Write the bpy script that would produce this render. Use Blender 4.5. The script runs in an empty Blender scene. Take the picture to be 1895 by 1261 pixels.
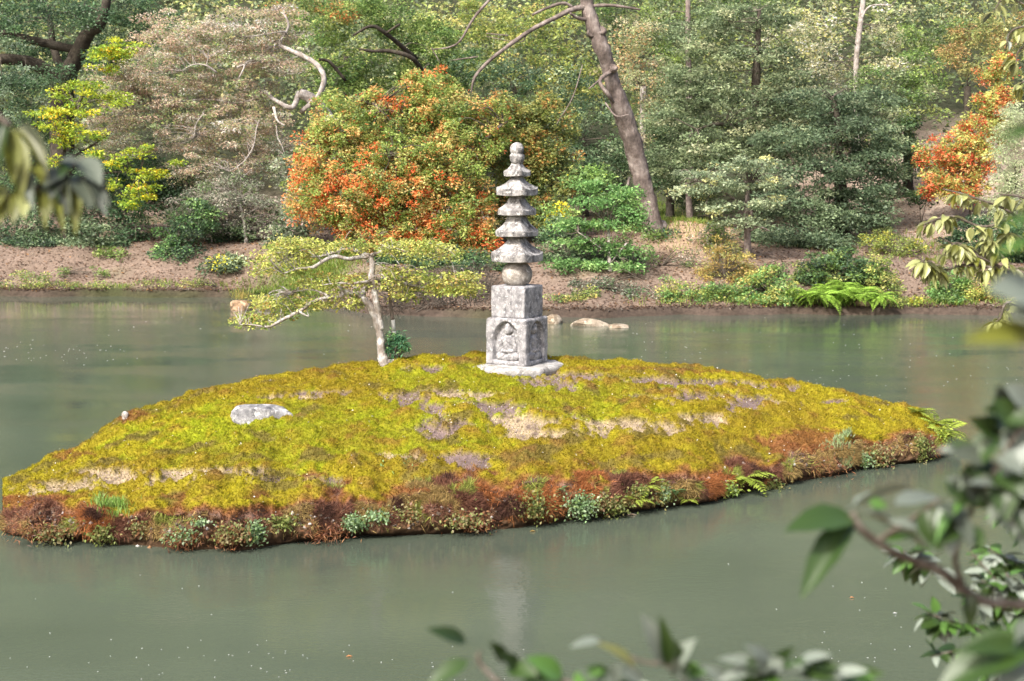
import bpy, math, random
import numpy as np
from mathutils import Vector, Matrix
from mathutils.bvhtree import BVHTree

random.seed(7)
RNG = np.random.default_rng(11)
SC = bpy.context.scene
COL = SC.collection

# ------------------------------------------------------------------ camera, sky, sun, exposure
IW, IH, F = 1895.0, 1261.0, 2632.0
CAM_H = 3.2
PITCH = math.atan((IH / 2 - 310.0) / F)
cam_data = bpy.data.cameras.new('camera')
cam_data.sensor_width = 36.0
cam_data.lens = 36.0 * F / IW
cam_data.clip_end = 600.0
cam_data.dof.use_dof = True
cam_data.dof.focus_distance = 15.6
cam_data.dof.aperture_fstop = 4.4
cam = bpy.data.objects.new('camera', cam_data)
COL.objects.link(cam)
cam.location = (0, 0, CAM_H)
cam.rotation_euler = (math.pi / 2 - PITCH, 0, 0)
SC.camera = cam

SUN_EL, SUN_ROT = math.radians(47), math.radians(216)
world = bpy.data.worlds.new('World')
SC.world = world
world.use_nodes = True
wn = world.node_tree
bg = wn.nodes['Background']
sky = wn.nodes.new('ShaderNodeTexSky')
sky.sky_type = 'NISHITA'
sky.sun_disc = False
sky.sun_elevation = SUN_EL
sky.sun_rotation = SUN_ROT
sky.dust_density = 6.0
sky.air_density = 0.85
sky.ozone_density = 0.5
wn.links.new(sky.outputs[0], bg.inputs[0])
bg.inputs[1].default_value = 0.15
sun_data = bpy.data.lights.new('sun', 'SUN')
sun_data.energy = 3.1
sun_data.angle = math.radians(4.0)
sun_data.color = (1.0, 0.975, 0.94)
sun = bpy.data.objects.new('sun', sun_data)
COL.objects.link(sun)
sd = Vector((math.sin(SUN_ROT) * math.cos(SUN_EL), math.cos(SUN_ROT) * math.cos(SUN_EL), math.sin(SUN_EL)))
sun.rotation_euler = sd.to_track_quat('Z', 'Y').to_euler()
sun.location = sd * 60
SC.view_settings.view_transform = 'Standard'
SC.view_settings.look = 'None'
SC.view_settings.gamma = 1.0
SC.view_settings.use_curve_mapping = False
SC.view_settings.exposure = 1.05
SC.render.engine = 'CYCLES'
SC.cycles.max_bounces = 6
SC.cycles.diffuse_bounces = 4
SC.cycles.transmission_bounces = 4
SC.cycles.use_denoising = True

# ------------------------------------------------------------------ helpers
def at(px, py, Y):
    """world point seen at photo pixel (px, py), at depth Y"""
    a = (px - IW / 2) / F
    b = -(py - IH / 2) / F
    c, s = math.cos(PITCH), math.sin(PITCH)
    dy = c + b * s
    dz = -s + b * c
    t = Y / dy
    return Vector((a * t, Y, CAM_H + dz * t))

def on_water(px, py, z=0.0):
    a = (px - IW / 2) / F
    b = -(py - IH / 2) / F
    c, s = math.cos(PITCH), math.sin(PITCH)
    dy = c + b * s
    dz = -s + b * c
    t = (z - CAM_H) / dz
    return Vector((a * t, dy * t, z))

def to_px(P):
    """P (N,3) array -> pixel arrays"""
    P = np.asarray(P, float).reshape(-1, 3)
    c, s = math.cos(PITCH), math.sin(PITCH)
    y = P[:, 1]; z = P[:, 2] - CAM_H
    d = y * c - z * s
    v = y * s + z * c
    return IW / 2 + F * P[:, 0] / d, IH / 2 - F * v / d

def _hash(i, j, k, seed):
    h = (i * 374761393 + j * 668265263 + k * 2147483647 + seed * 144665) & 0xffffffff
    h = ((h ^ (h >> 13)) * 1274126177) & 0xffffffff
    h = h ^ (h >> 16)
    return (h & 0xffff) / 32767.5 - 1.0

def vn(P, scale=1.0, seed=0, octaves=1):
    P = np.asarray(P, float).reshape(-1, 3)
    out = np.zeros(len(P)); amp = 1.0; tot = 0
    for o in range(octaves):
        Q = P * scale * (2 ** o) + 17.3 * o
        I = np.floor(Q).astype(np.int64); f = Q - I
        f = f * f * (3 - 2 * f)
        v = 0
        for a in (0, 1):
            for b in (0, 1):
                for c in (0, 1):
                    w = (f[:, 0] if a else 1 - f[:, 0]) * (f[:, 1] if b else 1 - f[:, 1]) * (f[:, 2] if c else 1 - f[:, 2])
                    v = v + w * _hash(I[:, 0] + a, I[:, 1] + b, I[:, 2] + c, seed + o)
        out += amp * v; tot += amp; amp *= 0.5
    return out / tot

def sst(e0, e1, x):
    t = np.clip((np.asarray(x, float) - e0) / (e1 - e0), 0, 1)
    return t * t * (3 - 2 * t)

def mesh_np(name, V, faces, mat, cols=None, smooth=False):
    """faces: list of arrays (M,k) with one k each"""
    me = bpy.data.meshes.new(name)
    V = np.asarray(V, np.float32)
    if not isinstance(faces, (list, tuple)):
        faces = [faces]
    faces = [np.asarray(f, np.int32) for f in faces if len(f)]
    nl = sum(f.size for f in faces); nf = sum(len(f) for f in faces)
    me.vertices.add(len(V)); me.vertices.foreach_set('co', V.ravel())
    me.loops.add(nl); me.loops.foreach_set('vertex_index', np.concatenate([f.ravel() for f in faces]))
    me.polygons.add(nf)
    tot = np.concatenate([np.full(len(f), f.shape[1], np.int32) for f in faces])
    st = np.concatenate([[0], np.cumsum(tot)[:-1]]).astype(np.int32)
    me.polygons.foreach_set('loop_start', st)
    me.update(calc_edges=True)
    me.validate()
    if cols is not None:
        ca = me.color_attributes.new('Col', 'FLOAT_COLOR', 'POINT')
        c4 = np.ones((len(V), 4), np.float32); c4[:, :3] = cols
        ca.data.foreach_set('color', c4.ravel())
    if smooth:
        me.polygons.foreach_set('use_smooth', np.ones(len(me.polygons), bool))
    if mat:
        me.materials.append(mat)
    return me

def link(name, me, parent=None, label=None, cat=None, group=None, kind=None, loc=None):
    o = bpy.data.objects.new(name, me)
    COL.objects.link(o)
    if parent is not None:
        o.parent = parent
    if loc is not None:
        o.location = loc
    if label: o['label'] = label
    if cat: o['category'] = cat
    if group: o['group'] = group
    if kind: o['kind'] = kind
    return o

def thing(name, label, cat, loc, group=None):
    return link(name, None, None, label, cat, group, None, loc)

class Geo:
    def __init__(s):
        s.V = []; s.F = {}; s.C = []; s.n = 0
    def add(s, V, Fs, col=(1, 1, 1)):
        V = np.asarray(V, float).reshape(-1, 3)
        for f in (Fs if isinstance(Fs, (list, tuple)) else [Fs]):
            f = np.asarray(f, int)
            s.F.setdefault(f.shape[1], []).append(f + s.n)
        s.V.append(V)
        c = np.asarray(col, float)
        s.C.append(np.tile(c, (len(V), 1)) if c.ndim == 1 else c)
        s.n += len(V)
    def tube(s, pts, rad, n=7, col=(1, 1, 1), rough=0.0, cap=True, seed=0):
        pts = np.asarray([tuple(p) for p in pts], float); rad = np.broadcast_to(np.asarray(rad, float), (len(pts),))
        T = np.gradient(pts, axis=0); T /= np.linalg.norm(T, axis=1)[:, None] + 1e-9
        up = np.array([0.13, 0.31, 0.94]) if abs(T[0][2]) < 0.9 else np.array([0.9, 0.2, 0.1])
        V = []
        a = np.linspace(0, 2 * math.pi, n, endpoint=False)
        prev = None
        for i in range(len(pts)):
            u = up if prev is None else prev
            u = u - T[i] * u.dot(T[i]); u /= np.linalg.norm(u) + 1e-9
            w = np.cross(T[i], u); prev = u
            r = rad[i] * (np.ones(n) + (rough * RNG.uniform(-1, 1, n) if rough else 0))
            V.append(pts[i] + (np.cos(a) * r)[:, None] * u + (np.sin(a) * r)[:, None] * w)
        V = np.concatenate(V)
        k = np.arange(n); k2 = (k + 1) % n
        Fq = np.concatenate([np.stack([i * n + k, i * n + k2, (i + 1) * n + k2, (i + 1) * n + k], 1) for i in range(len(pts) - 1)])
        fs = [Fq]
        if cap and n > 2:
            fs.append(np.array([[(len(pts) - 1) * n + j for j in range(n)], [n - 1 - j for j in range(n)]]))
        s.add(V, fs, col)
    def mesh(s, name, mat, smooth=False, origin=(0, 0, 0), cols=True):
        V = np.concatenate(s.V) - np.array(tuple(origin))
        C = np.concatenate(s.C) if cols else None
        return mesh_np(name, V, [np.concatenate(f) for f in s.F.values()], mat, C, smooth)

def bez(pts, n=5):
    """Catmull-Rom through points (any dimension)"""
    P = np.asarray([tuple(p) for p in pts], float)
    if len(P) < 3:
        t = np.linspace(0, 1, n + 1)[:, None]
        return P[0] * (1 - t) + P[-1] * t
    Q = np.vstack([2 * P[0] - P[1], P, 2 * P[-1] - P[-2]])
    out = []
    for i in range(1, len(Q) - 2):
        for t in np.linspace(0, 1, n, endpoint=False):
            a, b, c, d = Q[i - 1], Q[i], Q[i + 1], Q[i + 2]
            out.append(0.5 * (2 * b + (c - a) * t + (2 * a - 5 * b + 4 * c - d) * t * t + (3 * b - a - 3 * c + d) * t ** 3))
    out.append(P[-1])
    return np.array(out)

# ------------------------------------------------------------------ materials
def newmat(name):
    m = bpy.data.materials.new(name); m.use_nodes = True
    nt = m.node_tree
    return m, nt, nt.nodes['Principled BSDF']

def nd(nt, t, **kw):
    n = nt.nodes.new(t)
    for k, v in kw.items():
        if k.startswith('i_'):
            n.inputs[k[2:].replace('_', ' ')].default_value = v
        else:
            setattr(n, k, v)
    return n

def ramp(nt, fac, stops):
    r = nt.nodes.new('ShaderNodeValToRGB')
    e = r.color_ramp.elements
    e[0].position, e[0].color = stops[0][0], (*stops[0][1], 1)
    e[1].position, e[1].color = stops[-1][0], (*stops[-1][1], 1)
    for p, c in stops[1:-1]:
        q = e.new(p); q.color = (*c, 1)
    nt.links.new(fac, r.inputs[0])
    return r.outputs[0]

def noise(nt, scale, detail=4, rough=0.6, vec=None, mapping=None):
    n = nd(nt, 'ShaderNodeTexNoise', i_Scale=scale, i_Detail=detail, i_Roughness=rough)
    if vec is None:
        g = nt.nodes.new('ShaderNodeNewGeometry'); vec = g.outputs['Position']
    if mapping:
        mp = nt.nodes.new('ShaderNodeMapping'); mp.inputs['Scale'].default_value = mapping
        nt.links.new(vec, mp.inputs[0]); vec = mp.outputs[0]
    nt.links.new(vec, n.inputs['Vector'])
    return n.outputs[0]

def mixc(nt, fac, a, b, mode='MIX'):
    m = nt.nodes.new('ShaderNodeMix'); m.data_type = 'RGBA'; m.blend_type = mode
    for sock, v in ((m.inputs[0], fac), (m.inputs[6], a), (m.inputs[7], b)):
        if isinstance(v, (int, float)): sock.default_value = v
        elif isinstance(v, tuple): sock.default_value = (*v, 1)
        else: nt.links.new(v, sock)
    return m.outputs[2]

def bump(nt, bs, h, strength=0.5, dist=0.02):
    b = nd(nt, 'ShaderNodeBump', i_Strength=strength, i_Distance=dist)
    nt.links.new(h, b.inputs['Height'])
    nt.links.new(b.outputs[0], bs.inputs['Normal'])
    return b

def leaf_material(name, transl=0.35, rough=0.5, spec=0.4, var=0.25):
    m, nt, bs = newmat(name)
    at_ = nd(nt, 'ShaderNodeAttribute', attribute_name='Col')
    n = noise(nt, 30, 2)
    c = mixc(nt, 1.0, at_.outputs['Color'], ramp(nt, n, [(0.3, (1 - var,) * 3), (0.7, (1 + var,) * 3)]), 'MULTIPLY')
    nt.links.new(c, bs.inputs['Base Color'])
    bs.inputs['Roughness'].default_value = rough
    bs.inputs['Specular IOR Level'].default_value = spec
    tr = nt.nodes.new('ShaderNodeBsdfTranslucent')
    nt.links.new(c, tr.inputs['Color'])
    mx = nt.nodes.new('ShaderNodeMixShader'); mx.inputs[0].default_value = transl
    nt.links.new(bs.outputs[0], mx.inputs[1]); nt.links.new(tr.outputs[0], mx.inputs[2])
    nt.links.new(mx.outputs[0], nt.nodes['Material Output'].inputs[0])
    return m

M_LEAF = leaf_material('foliage', 0.45)
M_MOSS = leaf_material('moss', 0.3, 0.8, 0.15, 0.2)
M_FROND = leaf_material('fern', 0.4, 0.55, 0.3, 0.2)

def bark_material(name, c1, c2, c3, scale=6, bs_=0.6, attr=False):
    m, nt, bs = newmat(name)
    n1 = noise(nt, scale, 6, 0.65)
    n2 = noise(nt, scale * 5, 4, 0.7, mapping=(1, 1, 0.3))
    c = ramp(nt, n1, [(0.32, c1), (0.5, c2), (0.68, c3)])
    c = mixc(nt, 0.6, c, ramp(nt, n2, [(0.3, (0.45,) * 3), (0.7, (1.2,) * 3)]), 'MULTIPLY')
    nt.links.new(c, bs.inputs['Base Color'])
    bs.inputs['Roughness'].default_value = 0.9
    bs.inputs['Specular IOR Level'].default_value = 0.2
    bump(nt, bs, n2, bs_, 0.03)
    return m
M_BARK_DARK = bark_material('dark_bark', (0.03, 0.026, 0.02), (0.055, 0.045, 0.034), (0.09, 0.08, 0.06))
M_BARK_BROWN = bark_material('brown_bark', (0.07, 0.056, 0.048), (0.17, 0.135, 0.118), (0.34, 0.29, 0.26), 3.2, 1.0)
M_BARK_PALE = bark_material('pale_bark', (0.2, 0.17, 0.14), (0.36, 0.32, 0.29), (0.55, 0.52, 0.48), 7)
M_BARK_LICHEN = bark_material('lichen_bark', (0.16, 0.125, 0.095), (0.34, 0.30, 0.265), (0.66, 0.65, 0.63), 9)
M_TWIG = bark_material('twig_bark', (0.06, 0.05, 0.035), (0.11, 0.09, 0.07), (0.2, 0.18, 0.15), 30, 0.3)

M_TWIG2 = bark_material('grey_twig_bark', (0.12, 0.10, 0.085), (0.22, 0.19, 0.165), (0.36, 0.33, 0.3), 20, 0.3)
def stone_material(name, dark, mid, light, sc=7, stain=0.5):
    m, nt, bs = newmat(name)
    tc = nt.nodes.new('ShaderNodeTexCoord'); v = tc.outputs['Object']
    g = nt.nodes.new('ShaderNodeNewGeometry'); v = g.outputs['Position']
    n1 = noise(nt, sc, 8, 0.62, v)
    n2 = noise(nt, sc * 7, 5, 0.7, v)
    n3 = noise(nt, sc * 1.6, 5, 0.7, v, mapping=(1.6, 1.6, 0.45))
    c = ramp(nt, n1, [(0.33, dark), (0.47, mid), (0.62, light)])
    c = mixc(nt, 0.7, c, ramp(nt, n2, [(0.28, (0.6,) * 3), (0.5, (1,) * 3), (0.72, (1.25,) * 3)]), 'MULTIPLY')
    c = mixc(nt, stain, c, ramp(nt, n3, [(0.34, (0.35, 0.34, 0.34)), (0.5, (1.05,) * 3)]), 'MULTIPLY')
    n4 = noise(nt, sc * 2.6, 3, 0.5, v)
    n5 = noise(nt, sc * 22, 2, 0.6, v)
    c = mixc(nt, ramp(nt, n4, [(0.58, (0, 0, 0)), (0.64, (0.75,) * 3)]), c, tuple(min(.8, x * 1.35) for x in light))
    c = mixc(nt, 0.55, c, ramp(nt, n5, [(0.36, (0.55,) * 3), (0.5, (1,) * 3), (0.66, (1.2,) * 3)]), 'MULTIPLY')
    nt.links.new(c, bs.inputs['Base Color'])
    bs.inputs['Roughness'].default_value = 0.92
    bs.inputs['Specular IOR Level'].default_value = 0.25
    bump(nt, bs, n2, 0.7, 0.012)
    return m
M_STONE = stone_material('weathered_granite', (0.09, 0.086, 0.082), (0.205, 0.197, 0.19), (0.38, 0.368, 0.348), 9, 0.85)
M_STONE2 = stone_material('carved_granite', (0.14, 0.136, 0.14), (0.25, 0.245, 0.25), (0.37, 0.362, 0.362), 11, 0.55)
M_STONE_WARM = stone_material('warm_granite', (0.19, 0.165, 0.14), (0.30, 0.27, 0.235), (0.42, 0.39, 0.35), 12, 0.3)
M_SLAB = stone_material('pale_slab', (0.17, 0.162, 0.15), (0.28, 0.27, 0.255), (0.40, 0.388, 0.368), 9, 0.5)
M_ROCK = stone_material('pale_rock', (0.05, 0.05, 0.055), (0.19, 0.188, 0.19), (0.38, 0.375, 0.365), 6, 0.8)
M_ROCK_TAN = stone_material('tan_rock', (0.14, 0.1, 0.06), (0.22, 0.175, 0.125), (0.36, 0.31, 0.24), 4, 0.6)
M_ROCK_BROWN = stone_material('brown_rock', (0.1, 0.07, 0.04), (0.22, 0.14, 0.08), (0.36, 0.26, 0.17), 4, 0.6)

def col_material(name, rough=0.95, nscale=25, var=0.3, bstr=0.6, bd=0.02):
    m, nt, bs = newmat(name)
    a = nd(nt, 'ShaderNodeAttribute', attribute_name='Col')
    n = noise(nt, nscale, 6, 0.7)
    c = mixc(nt, 1.0, a.outputs['Color'], ramp(nt, n, [(0.3, (1 - var,) * 3), (0.7, (1 + var,) * 3)]), 'MULTIPLY')
    nt.links.new(c, bs.inputs['Base Color'])
    bs.inputs['Roughness'].default_value = rough
    bs.inputs['Specular IOR Level'].default_value = 0.15
    bump(nt, bs, n, bstr, bd)
    return m
M_SOIL = col_material('soil_and_moss', 0.95, 35, 0.35, 0.8, 0.02)
M_GROUND = col_material('leaf_litter_ground', 0.95, 16, 0.45, 0.6, 0.02)
M_WOOD = col_material('painted_stake', 0.8, 30, 0.25, 0.3, 0.01)
M_PEBBLE = col_material('pebbles', 0.7, 60, 0.2, 0.2, 0.005)

# ------------------------------------------------------------------ water
def water_material():
    m, nt, bs = newmat('pond_water')
    g = nt.nodes.new('ShaderNodeNewGeometry'); pos = g.outputs['Position']
    sep = nt.nodes.new('ShaderNodeSeparateXYZ'); nt.links.new(pos, sep.inputs[0])
    big = noise(nt, 0.22, 3, 0.5, pos, mapping=(1, 2.2, 1))
    base = ramp(nt, big, [(0.35, (0.054, 0.068, 0.050)), (0.65, (0.068, 0.084, 0.062))])
    nt.links.new(base, bs.inputs['Base Color'])
    bs.inputs['Roughness'].default_value = 0.03
    bs.inputs['IOR'].default_value = 1.48
    bs.inputs['Specular IOR Level'].default_value = 0.5
    w1 = noise(nt, 24.0, 3, 0.6, pos, mapping=(0.65, 1.25, 1))
    w2 = noise(nt, 4.0, 2, 0.5, pos, mapping=(0.6, 1.2, 1))
    ad = nt.nodes.new('ShaderNodeMath'); ad.operation = 'MULTIPLY_ADD'
    nt.links.new(w2, ad.inputs[0]); ad.inputs[1].default_value = 0.8; nt.links.new(w1, ad.inputs[2])
    # calmer close to the far bank, ruffled by the breeze in the open
    mr = nt.nodes.new('ShaderNodeMapRange')
    mr.inputs['From Min'].default_value = 29.0; mr.inputs['From Max'].default_value = 34.5
    mr.inputs['To Min'].default_value = 1.0; mr.inputs['To Max'].default_value = 0.18
    nt.links.new(sep.outputs['Y'], mr.inputs['Value'])
    patch = noise(nt, 0.35, 2, 0.5, pos, mapping=(1, 2.5, 1))
    mr2 = nt.nodes.new('ShaderNodeMapRange')
    mr2.inputs['From Min'].default_value = 0.35; mr2.inputs['From Max'].default_value = 0.65
    mr2.inputs['To Min'].default_value = 0.35; mr2.inputs['To Max'].default_value = 1.15
    nt.links.new(patch, mr2.inputs['Value'])
    mu = nt.nodes.new('ShaderNodeMath'); mu.operation = 'MULTIPLY'
    nt.links.new(mr.outputs[0], mu.inputs[0]); nt.links.new(mr2.outputs[0], mu.inputs[1])
    mu2 = nt.nodes.new('ShaderNodeMath'); mu2.operation = 'MULTIPLY'
    nt.links.new(mu.outputs[0], mu2.inputs[0]); mu2.inputs[1].default_value = 0.07
    b = bump(nt, bs, ad.outputs[0], 0.2, 0.06)
    nt.links.new(mu2.outputs[0], b.inputs['Strength'])
    return m
xs = np.array([-70, 70.]); ys = np.array([-10, 60.])
me = mesh_np('pond_water', [(-70, -10, 0), (70, -10, 0), (70, 60, 0), (-70, 60, 0)], [np.array([[0, 1, 2, 3]])], water_material())
link('pond_water', me, kind='structure')

# ------------------------------------------------------------------ far bank, hill and near bank: one ground sheet
def shore_far(x):
    x = np.asarray(x, float)
    pts = [(-70, 37), (-13, 35.4), (-10, 35.3), (-6.5, 34.9), (-5.2, 34.6), (-4.4, 33.2), (-3.2, 31.3), (-2.2, 30.6), (0, 30.3), (2, 30.4), (4, 30.9), (8, 31.0), (12, 30.9), (70, 31)]
    return np.interp(x, [p[0] for p in pts], [p[1] for p in pts]) + 0.12 * np.sin(x * 2.3) + 0.07 * np.sin(x * 5.1 + 1)

def shore_near(x):
    x = np.asarray(x, float)
    return 5.6 + 3.2 * sst(4.4, 5.6, x) + 2.0 * sst(-6, -9, x)

def ground_z(x, y):
    x = np.asarray(x, float); y = np.asarray(y, float)
    d = y - shore_far(x)
    left = sst(-3, -6, x)
    z = 0.16 * sst(-0.05, 0.15, d) + 0.75 * sst(0, 3.2, d) + 0.5 * sst(2.5, 9, d) + 0.9 * sst(8, 16, d)
    z = z + 0.20 * left * sst(0.5, 3, d)
    z = z + np.clip(d - 14, 0, None) * 0.34 + np.clip(d - 30, 0, None) * 0.42
    z = np.minimum(z, 48 + 0.02 * d)
    z = z + 0.5 * np.exp(-((x - 4.7) ** 2 / 2.6 + (y - 37.3) ** 2 / 6.0))
    z = z + 0.9 * sst(9, 14, x) * sst(6, 14, d)
    pond = -0.9 * sst(0.1, -1.8, d)
    z = np.where(d > 0, z, pond)
    dn = shore_near(x) - y
    z = np.where(dn > -2, np.maximum(z, -0.9 + 0.9 * sst(-2, 0, dn) + 0.2 * sst(-0.05, 0.1, dn) + 1.4 * sst(0, 3.0, dn)), z)
    return z

def litter_colour(P, w=1.0):
    n = vn(P, 0.5, 5, 3); n2 = vn(P, 4.0, 8, 3)
    c = np.array([0.205, 0.145, 0.105]) + n[:, None] * np.array([0.04, 0.03, 0.025]) + n2[:, None] * np.array([0.05, 0.035, 0.03])
    x, y = P[:, 0], P[:, 1]
    d = y - shore_far(x)
    pale = sst(5, 8, x) * 0 + np.exp(-((x - 4.8) ** 2 / 1.6 + (y - 36.6) ** 2 / 6.0))
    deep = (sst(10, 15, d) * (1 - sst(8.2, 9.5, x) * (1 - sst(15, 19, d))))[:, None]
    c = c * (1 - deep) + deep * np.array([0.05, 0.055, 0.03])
    c = c * 0.85 + 0.15 * c.mean(1, keepdims=True)
    c = c + pale[:, None] * np.array([0.25, 0.17, 0.09])
    path = sst(8.0, 9.5, x) * sst(5.5, 8, d) * (1 - sst(14, 20, d))
    c = c * (1 - path[:, None]) + path[:, None] * np.array([0.36, 0.28, 0.22]) * (1 + 0.3 * n2[:, None])
    g = np.exp(-((x - 4.2) ** 2 / 1.2 + (y - 41.5) ** 2 / 5.0)) * 1.2 + np.exp(-((x + 4.9) ** 2 / 1.2 + (y - 36.3) ** 2 / 2.0)) * 1.2
    g = np.clip(g + 0.35 * sst(0.2, 0.6, n) + 0.6 * sst(0.9, 0.2, d) * sst(-0.2, 0.3, n) * sst(-4, -6, x), 0, 1)
    c = c * (1 - g[:, None]) + g[:, None] * np.array([0.10, 0.15, 0.03])
    under = sst(0.06, 0.0, P[:, 2])
    c = c * (1 - 0.6 * under[:, None])
    edge = sst(-0.05, 0.02, d) * sst(0.45, 0.15, d)  # shade of the bank undercut, painted as a dark strip along the shore
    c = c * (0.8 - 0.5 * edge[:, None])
    return np.clip(c, 0.01, 1)

gx = np.concatenate([np.linspace(-70, -16, 40, endpoint=False), np.linspace(-16, 17, 230, endpoint=False), np.linspace(17, 70, 40)])
gy = np.concatenate([np.linspace(-25, 2, 24, endpoint=False), np.linspace(2, 12, 40, endpoint=False), np.linspace(12, 29, 12, endpoint=False),
                     np.linspace(29, 38, 110, endpoint=False), np.linspace(38, 48, 45, endpoint=False), np.linspace(48, 160, 40)])
GX, GY = np.meshgrid(gx, gy)
P = np.stack([GX.ravel(), GY.ravel(), np.zeros(GX.size)], 1)
P[:, 2] = ground_z(P[:, 0], P[:, 1])
dfar = P[:, 1] - shore_far(P[:, 0])
P[:, 2] += np.where(dfar > 0.1, vn(P, 1.2, 3, 4) * 0.10 * sst(0.1, 0.6, dfar) + vn(P, 7, 4, 2) * 0.015, 0)
nx, ny = len(gx), len(gy)
ii, jj = np.meshgrid(np.arange(nx - 1), np.arange(ny - 1))
q = (jj * nx + ii).ravel()
GF = np.stack([q, q + 1, q + nx + 1, q + nx], 1)
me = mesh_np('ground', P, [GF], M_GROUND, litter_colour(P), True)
ground = link('ground', me, kind='structure')
BG = BVHTree.FromPolygons([tuple(v) for v in P], [tuple(f) for f in GF])
CAMP = Vector((0, 0, CAM_H))
def on_ground(px, py, Y=None):
    if Y is not None:
        p = at(px, py, Y)
        h = BG.ray_cast(Vector((p.x, p.y, 60)), Vector((0, 0, -1)))
        return h[0]
    d = (at(px, py, 10) - CAMP).normalized()
    h = BG.ray_cast(CAMP + d * 12, d)
    return h[0]
def drop(x, y):
    h = BG.ray_cast(Vector((x, y, 60)), Vector((0, 0, -1)))
    return h[0] if h[0] else Vector((x, y, 0))

# ------------------------------------------------------------------ the moss island
FRONT = [(-12, 985), (5, 1002), (60, 1004), (150, 1006), (240, 1012), (330, 1021), (440, 1024), (510, 1010), (560, 1004), (700, 992), (850, 990),
         (1000, 975), (1080, 962), (1150, 952), (1220, 942), (1300, 930), (1400, 908), (1500, 890), (1600, 868), (1700, 853), (1745, 846), (1762, 836)]
RIM = [(-12, 925), (5, 935), (60, 932), (150, 938), (240, 950), (330, 945), (440, 935), (560, 928), (700, 925), (850, 905), (1000, 893),
       (1100, 886), (1200, 880), (1300, 868), (1400, 862), (1500, 835), (1570, 812), (1650, 815), (1700, 805), (1745, 806), (1762, 818)]
RIDGE = [(-12, 897), (0, 890), (60, 866), (110, 843), (180, 805), (230, 772), (300, 748), (390, 722), (480, 706), (580, 688), (700, 671), (800, 661), (900, 655), (1000, 662),
         (1100, 669), (1250, 676), (1400, 697), (1550, 729), (1650, 750), (1700, 764), (1735, 785), (1762, 812)]
RIDGE_Y = [(-12, 13.4), (0, 13.7), (110, 14.3), (230, 14.9), (390, 15.7), (700, 16.7), (900, 17.0), (1100, 17.0), (1400, 16.9), (1650, 16.4), (1762, 15.9)]
def ip(tab, x): return np.interp(x, [t[0] for t in tab], [t[1] for t in tab])
NCOL, NROW = 560, 210
cols_px = np.interp(np.linspace(0, 1, NCOL), [0, 0.02, 0.98, 1], [5, 22, 1748, 1762])
rows = []
tb = np.concatenate([np.linspace(0, 1, 14, endpoint=False), np.linspace(1, 2, 34, endpoint=False), np.linspace(2, 3, 120, endpoint=False), np.linspace(3, 4, 42)])
NROW = len(tb)
FRONT[1] = (5, 985); RIM[1] = (5, 950)
ISL = np.zeros((NCOL, NROW, 3)); ITT = np.tile(tb, (NCOL, 1))
for i, px in enumerate(cols_px):
    W = on_water(px, ip(FRONT, px))
    yk = float(ip(RIDGE_Y, px)); K = at(px, ip(RIDGE, px), yk)
    K.z = max(K.z, 0.10)
    ry = ip(RIM, px) + 7 * math.sin(px * 0.021 + 1) * math.sin(px * .0087) + 5 * math.sin(px * 0.063)
    R = at(px, ry, W.y + 0.16)
    if R.z < 0.06: R.z = 0.06
    R.y = min(R.y, K.y - 0.3)
    U = W + Vector((0, -0.35, -0.5))
    B = Vector((K.x, K.y + 0.9 + 0.5 * K.z, -0.5))
    for j, t in enumerate(tb):
        if t < 1:
            p = U.lerp(W, t)
        elif t < 2:
            s = t - 1
            p = W.lerp(R, s)
            p.y = W.y + (R.y - W.y) * (s ** 1.5) - 0.05 * math.sin(math.pi * s) 
            if s < .35: p.y += 0.06 * (1 - s / .35) * min(1, R.z * 3)
        elif t < 3:
            s = t - 2
            p = R.lerp(K, s)
            p.z = R.z + (K.z - R.z) * (s * 0.62 + 0.38 * (1 - (1 - s) ** 2.2))
        else:
            s = t - 3
            p = K.lerp(B, s)
            p.z = K.z + (B.z - K.z) * (s ** 1.7)
        ISL[i, j] = p
IP = ISL.reshape(-1, 3).copy(); IT = ITT.reshape(-1)
# smooth columns a little
endw = np.minimum(np.arange(NCOL), NCOL - 1 - np.arange(NCOL)) / 14.0
endw = np.repeat(np.clip(endw, 0, 1), NROW)
ipx, ipy = to_px(IP)
n_lo = vn(IP, 1.3, 21, 3); n_mid = vn(IP * np.array([1, 1, 1]), 4.5, 22, 3); n_hi = vn(IP, 17, 23, 2)
TT = IT + np.where(IT < 2.2, 0.36 * n_mid + 0.22 * n_lo + 0.04, 0)
bank = sst(0.9, 1.15, IT) * (1 - sst(1.9, 2.06, IT))
# masks (bare soil, dry straw, reddish moss, lime moss)
def ell(cx, cy, rx, ry, k=0.55, wob=None):
    w = wob if wob is not None else 0
    dd = ((ipx - cx) / rx) ** 2 + ((ipy - cy) / ry) ** 2
    return sst(1.25, 0.75, dd + k * w)
wob = n_mid * 2.6 + n_hi * 1.8
top = sst(1.86, 1.98, TT)
bare = np.zeros(len(IP)); straw = np.zeros(len(IP))
for e in [(815, 738, 95, 8), (905, 758, 85, 9), (825, 790, 45, 14), (812, 762, 30, 10), (865, 851, 52, 11), (1050, 707, 85, 13), (1215, 708, 60, 8), (1310, 710, 120, 7),
          (1310, 740, 120, 13), (1390, 745, 60, 12), (1245, 728, 60, 8), (1120, 885, 60, 9), (590, 733, 55, 6), (590, 890, 30, 7), (500, 893, 22, 7), (1440, 716, 40, 5), (1545, 748, 25, 5), (790, 683, 40, 4), (1000, 690, 40, 6)]:
    bare = np.maximum(bare, ell(*e, 1.0, wob))
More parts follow.
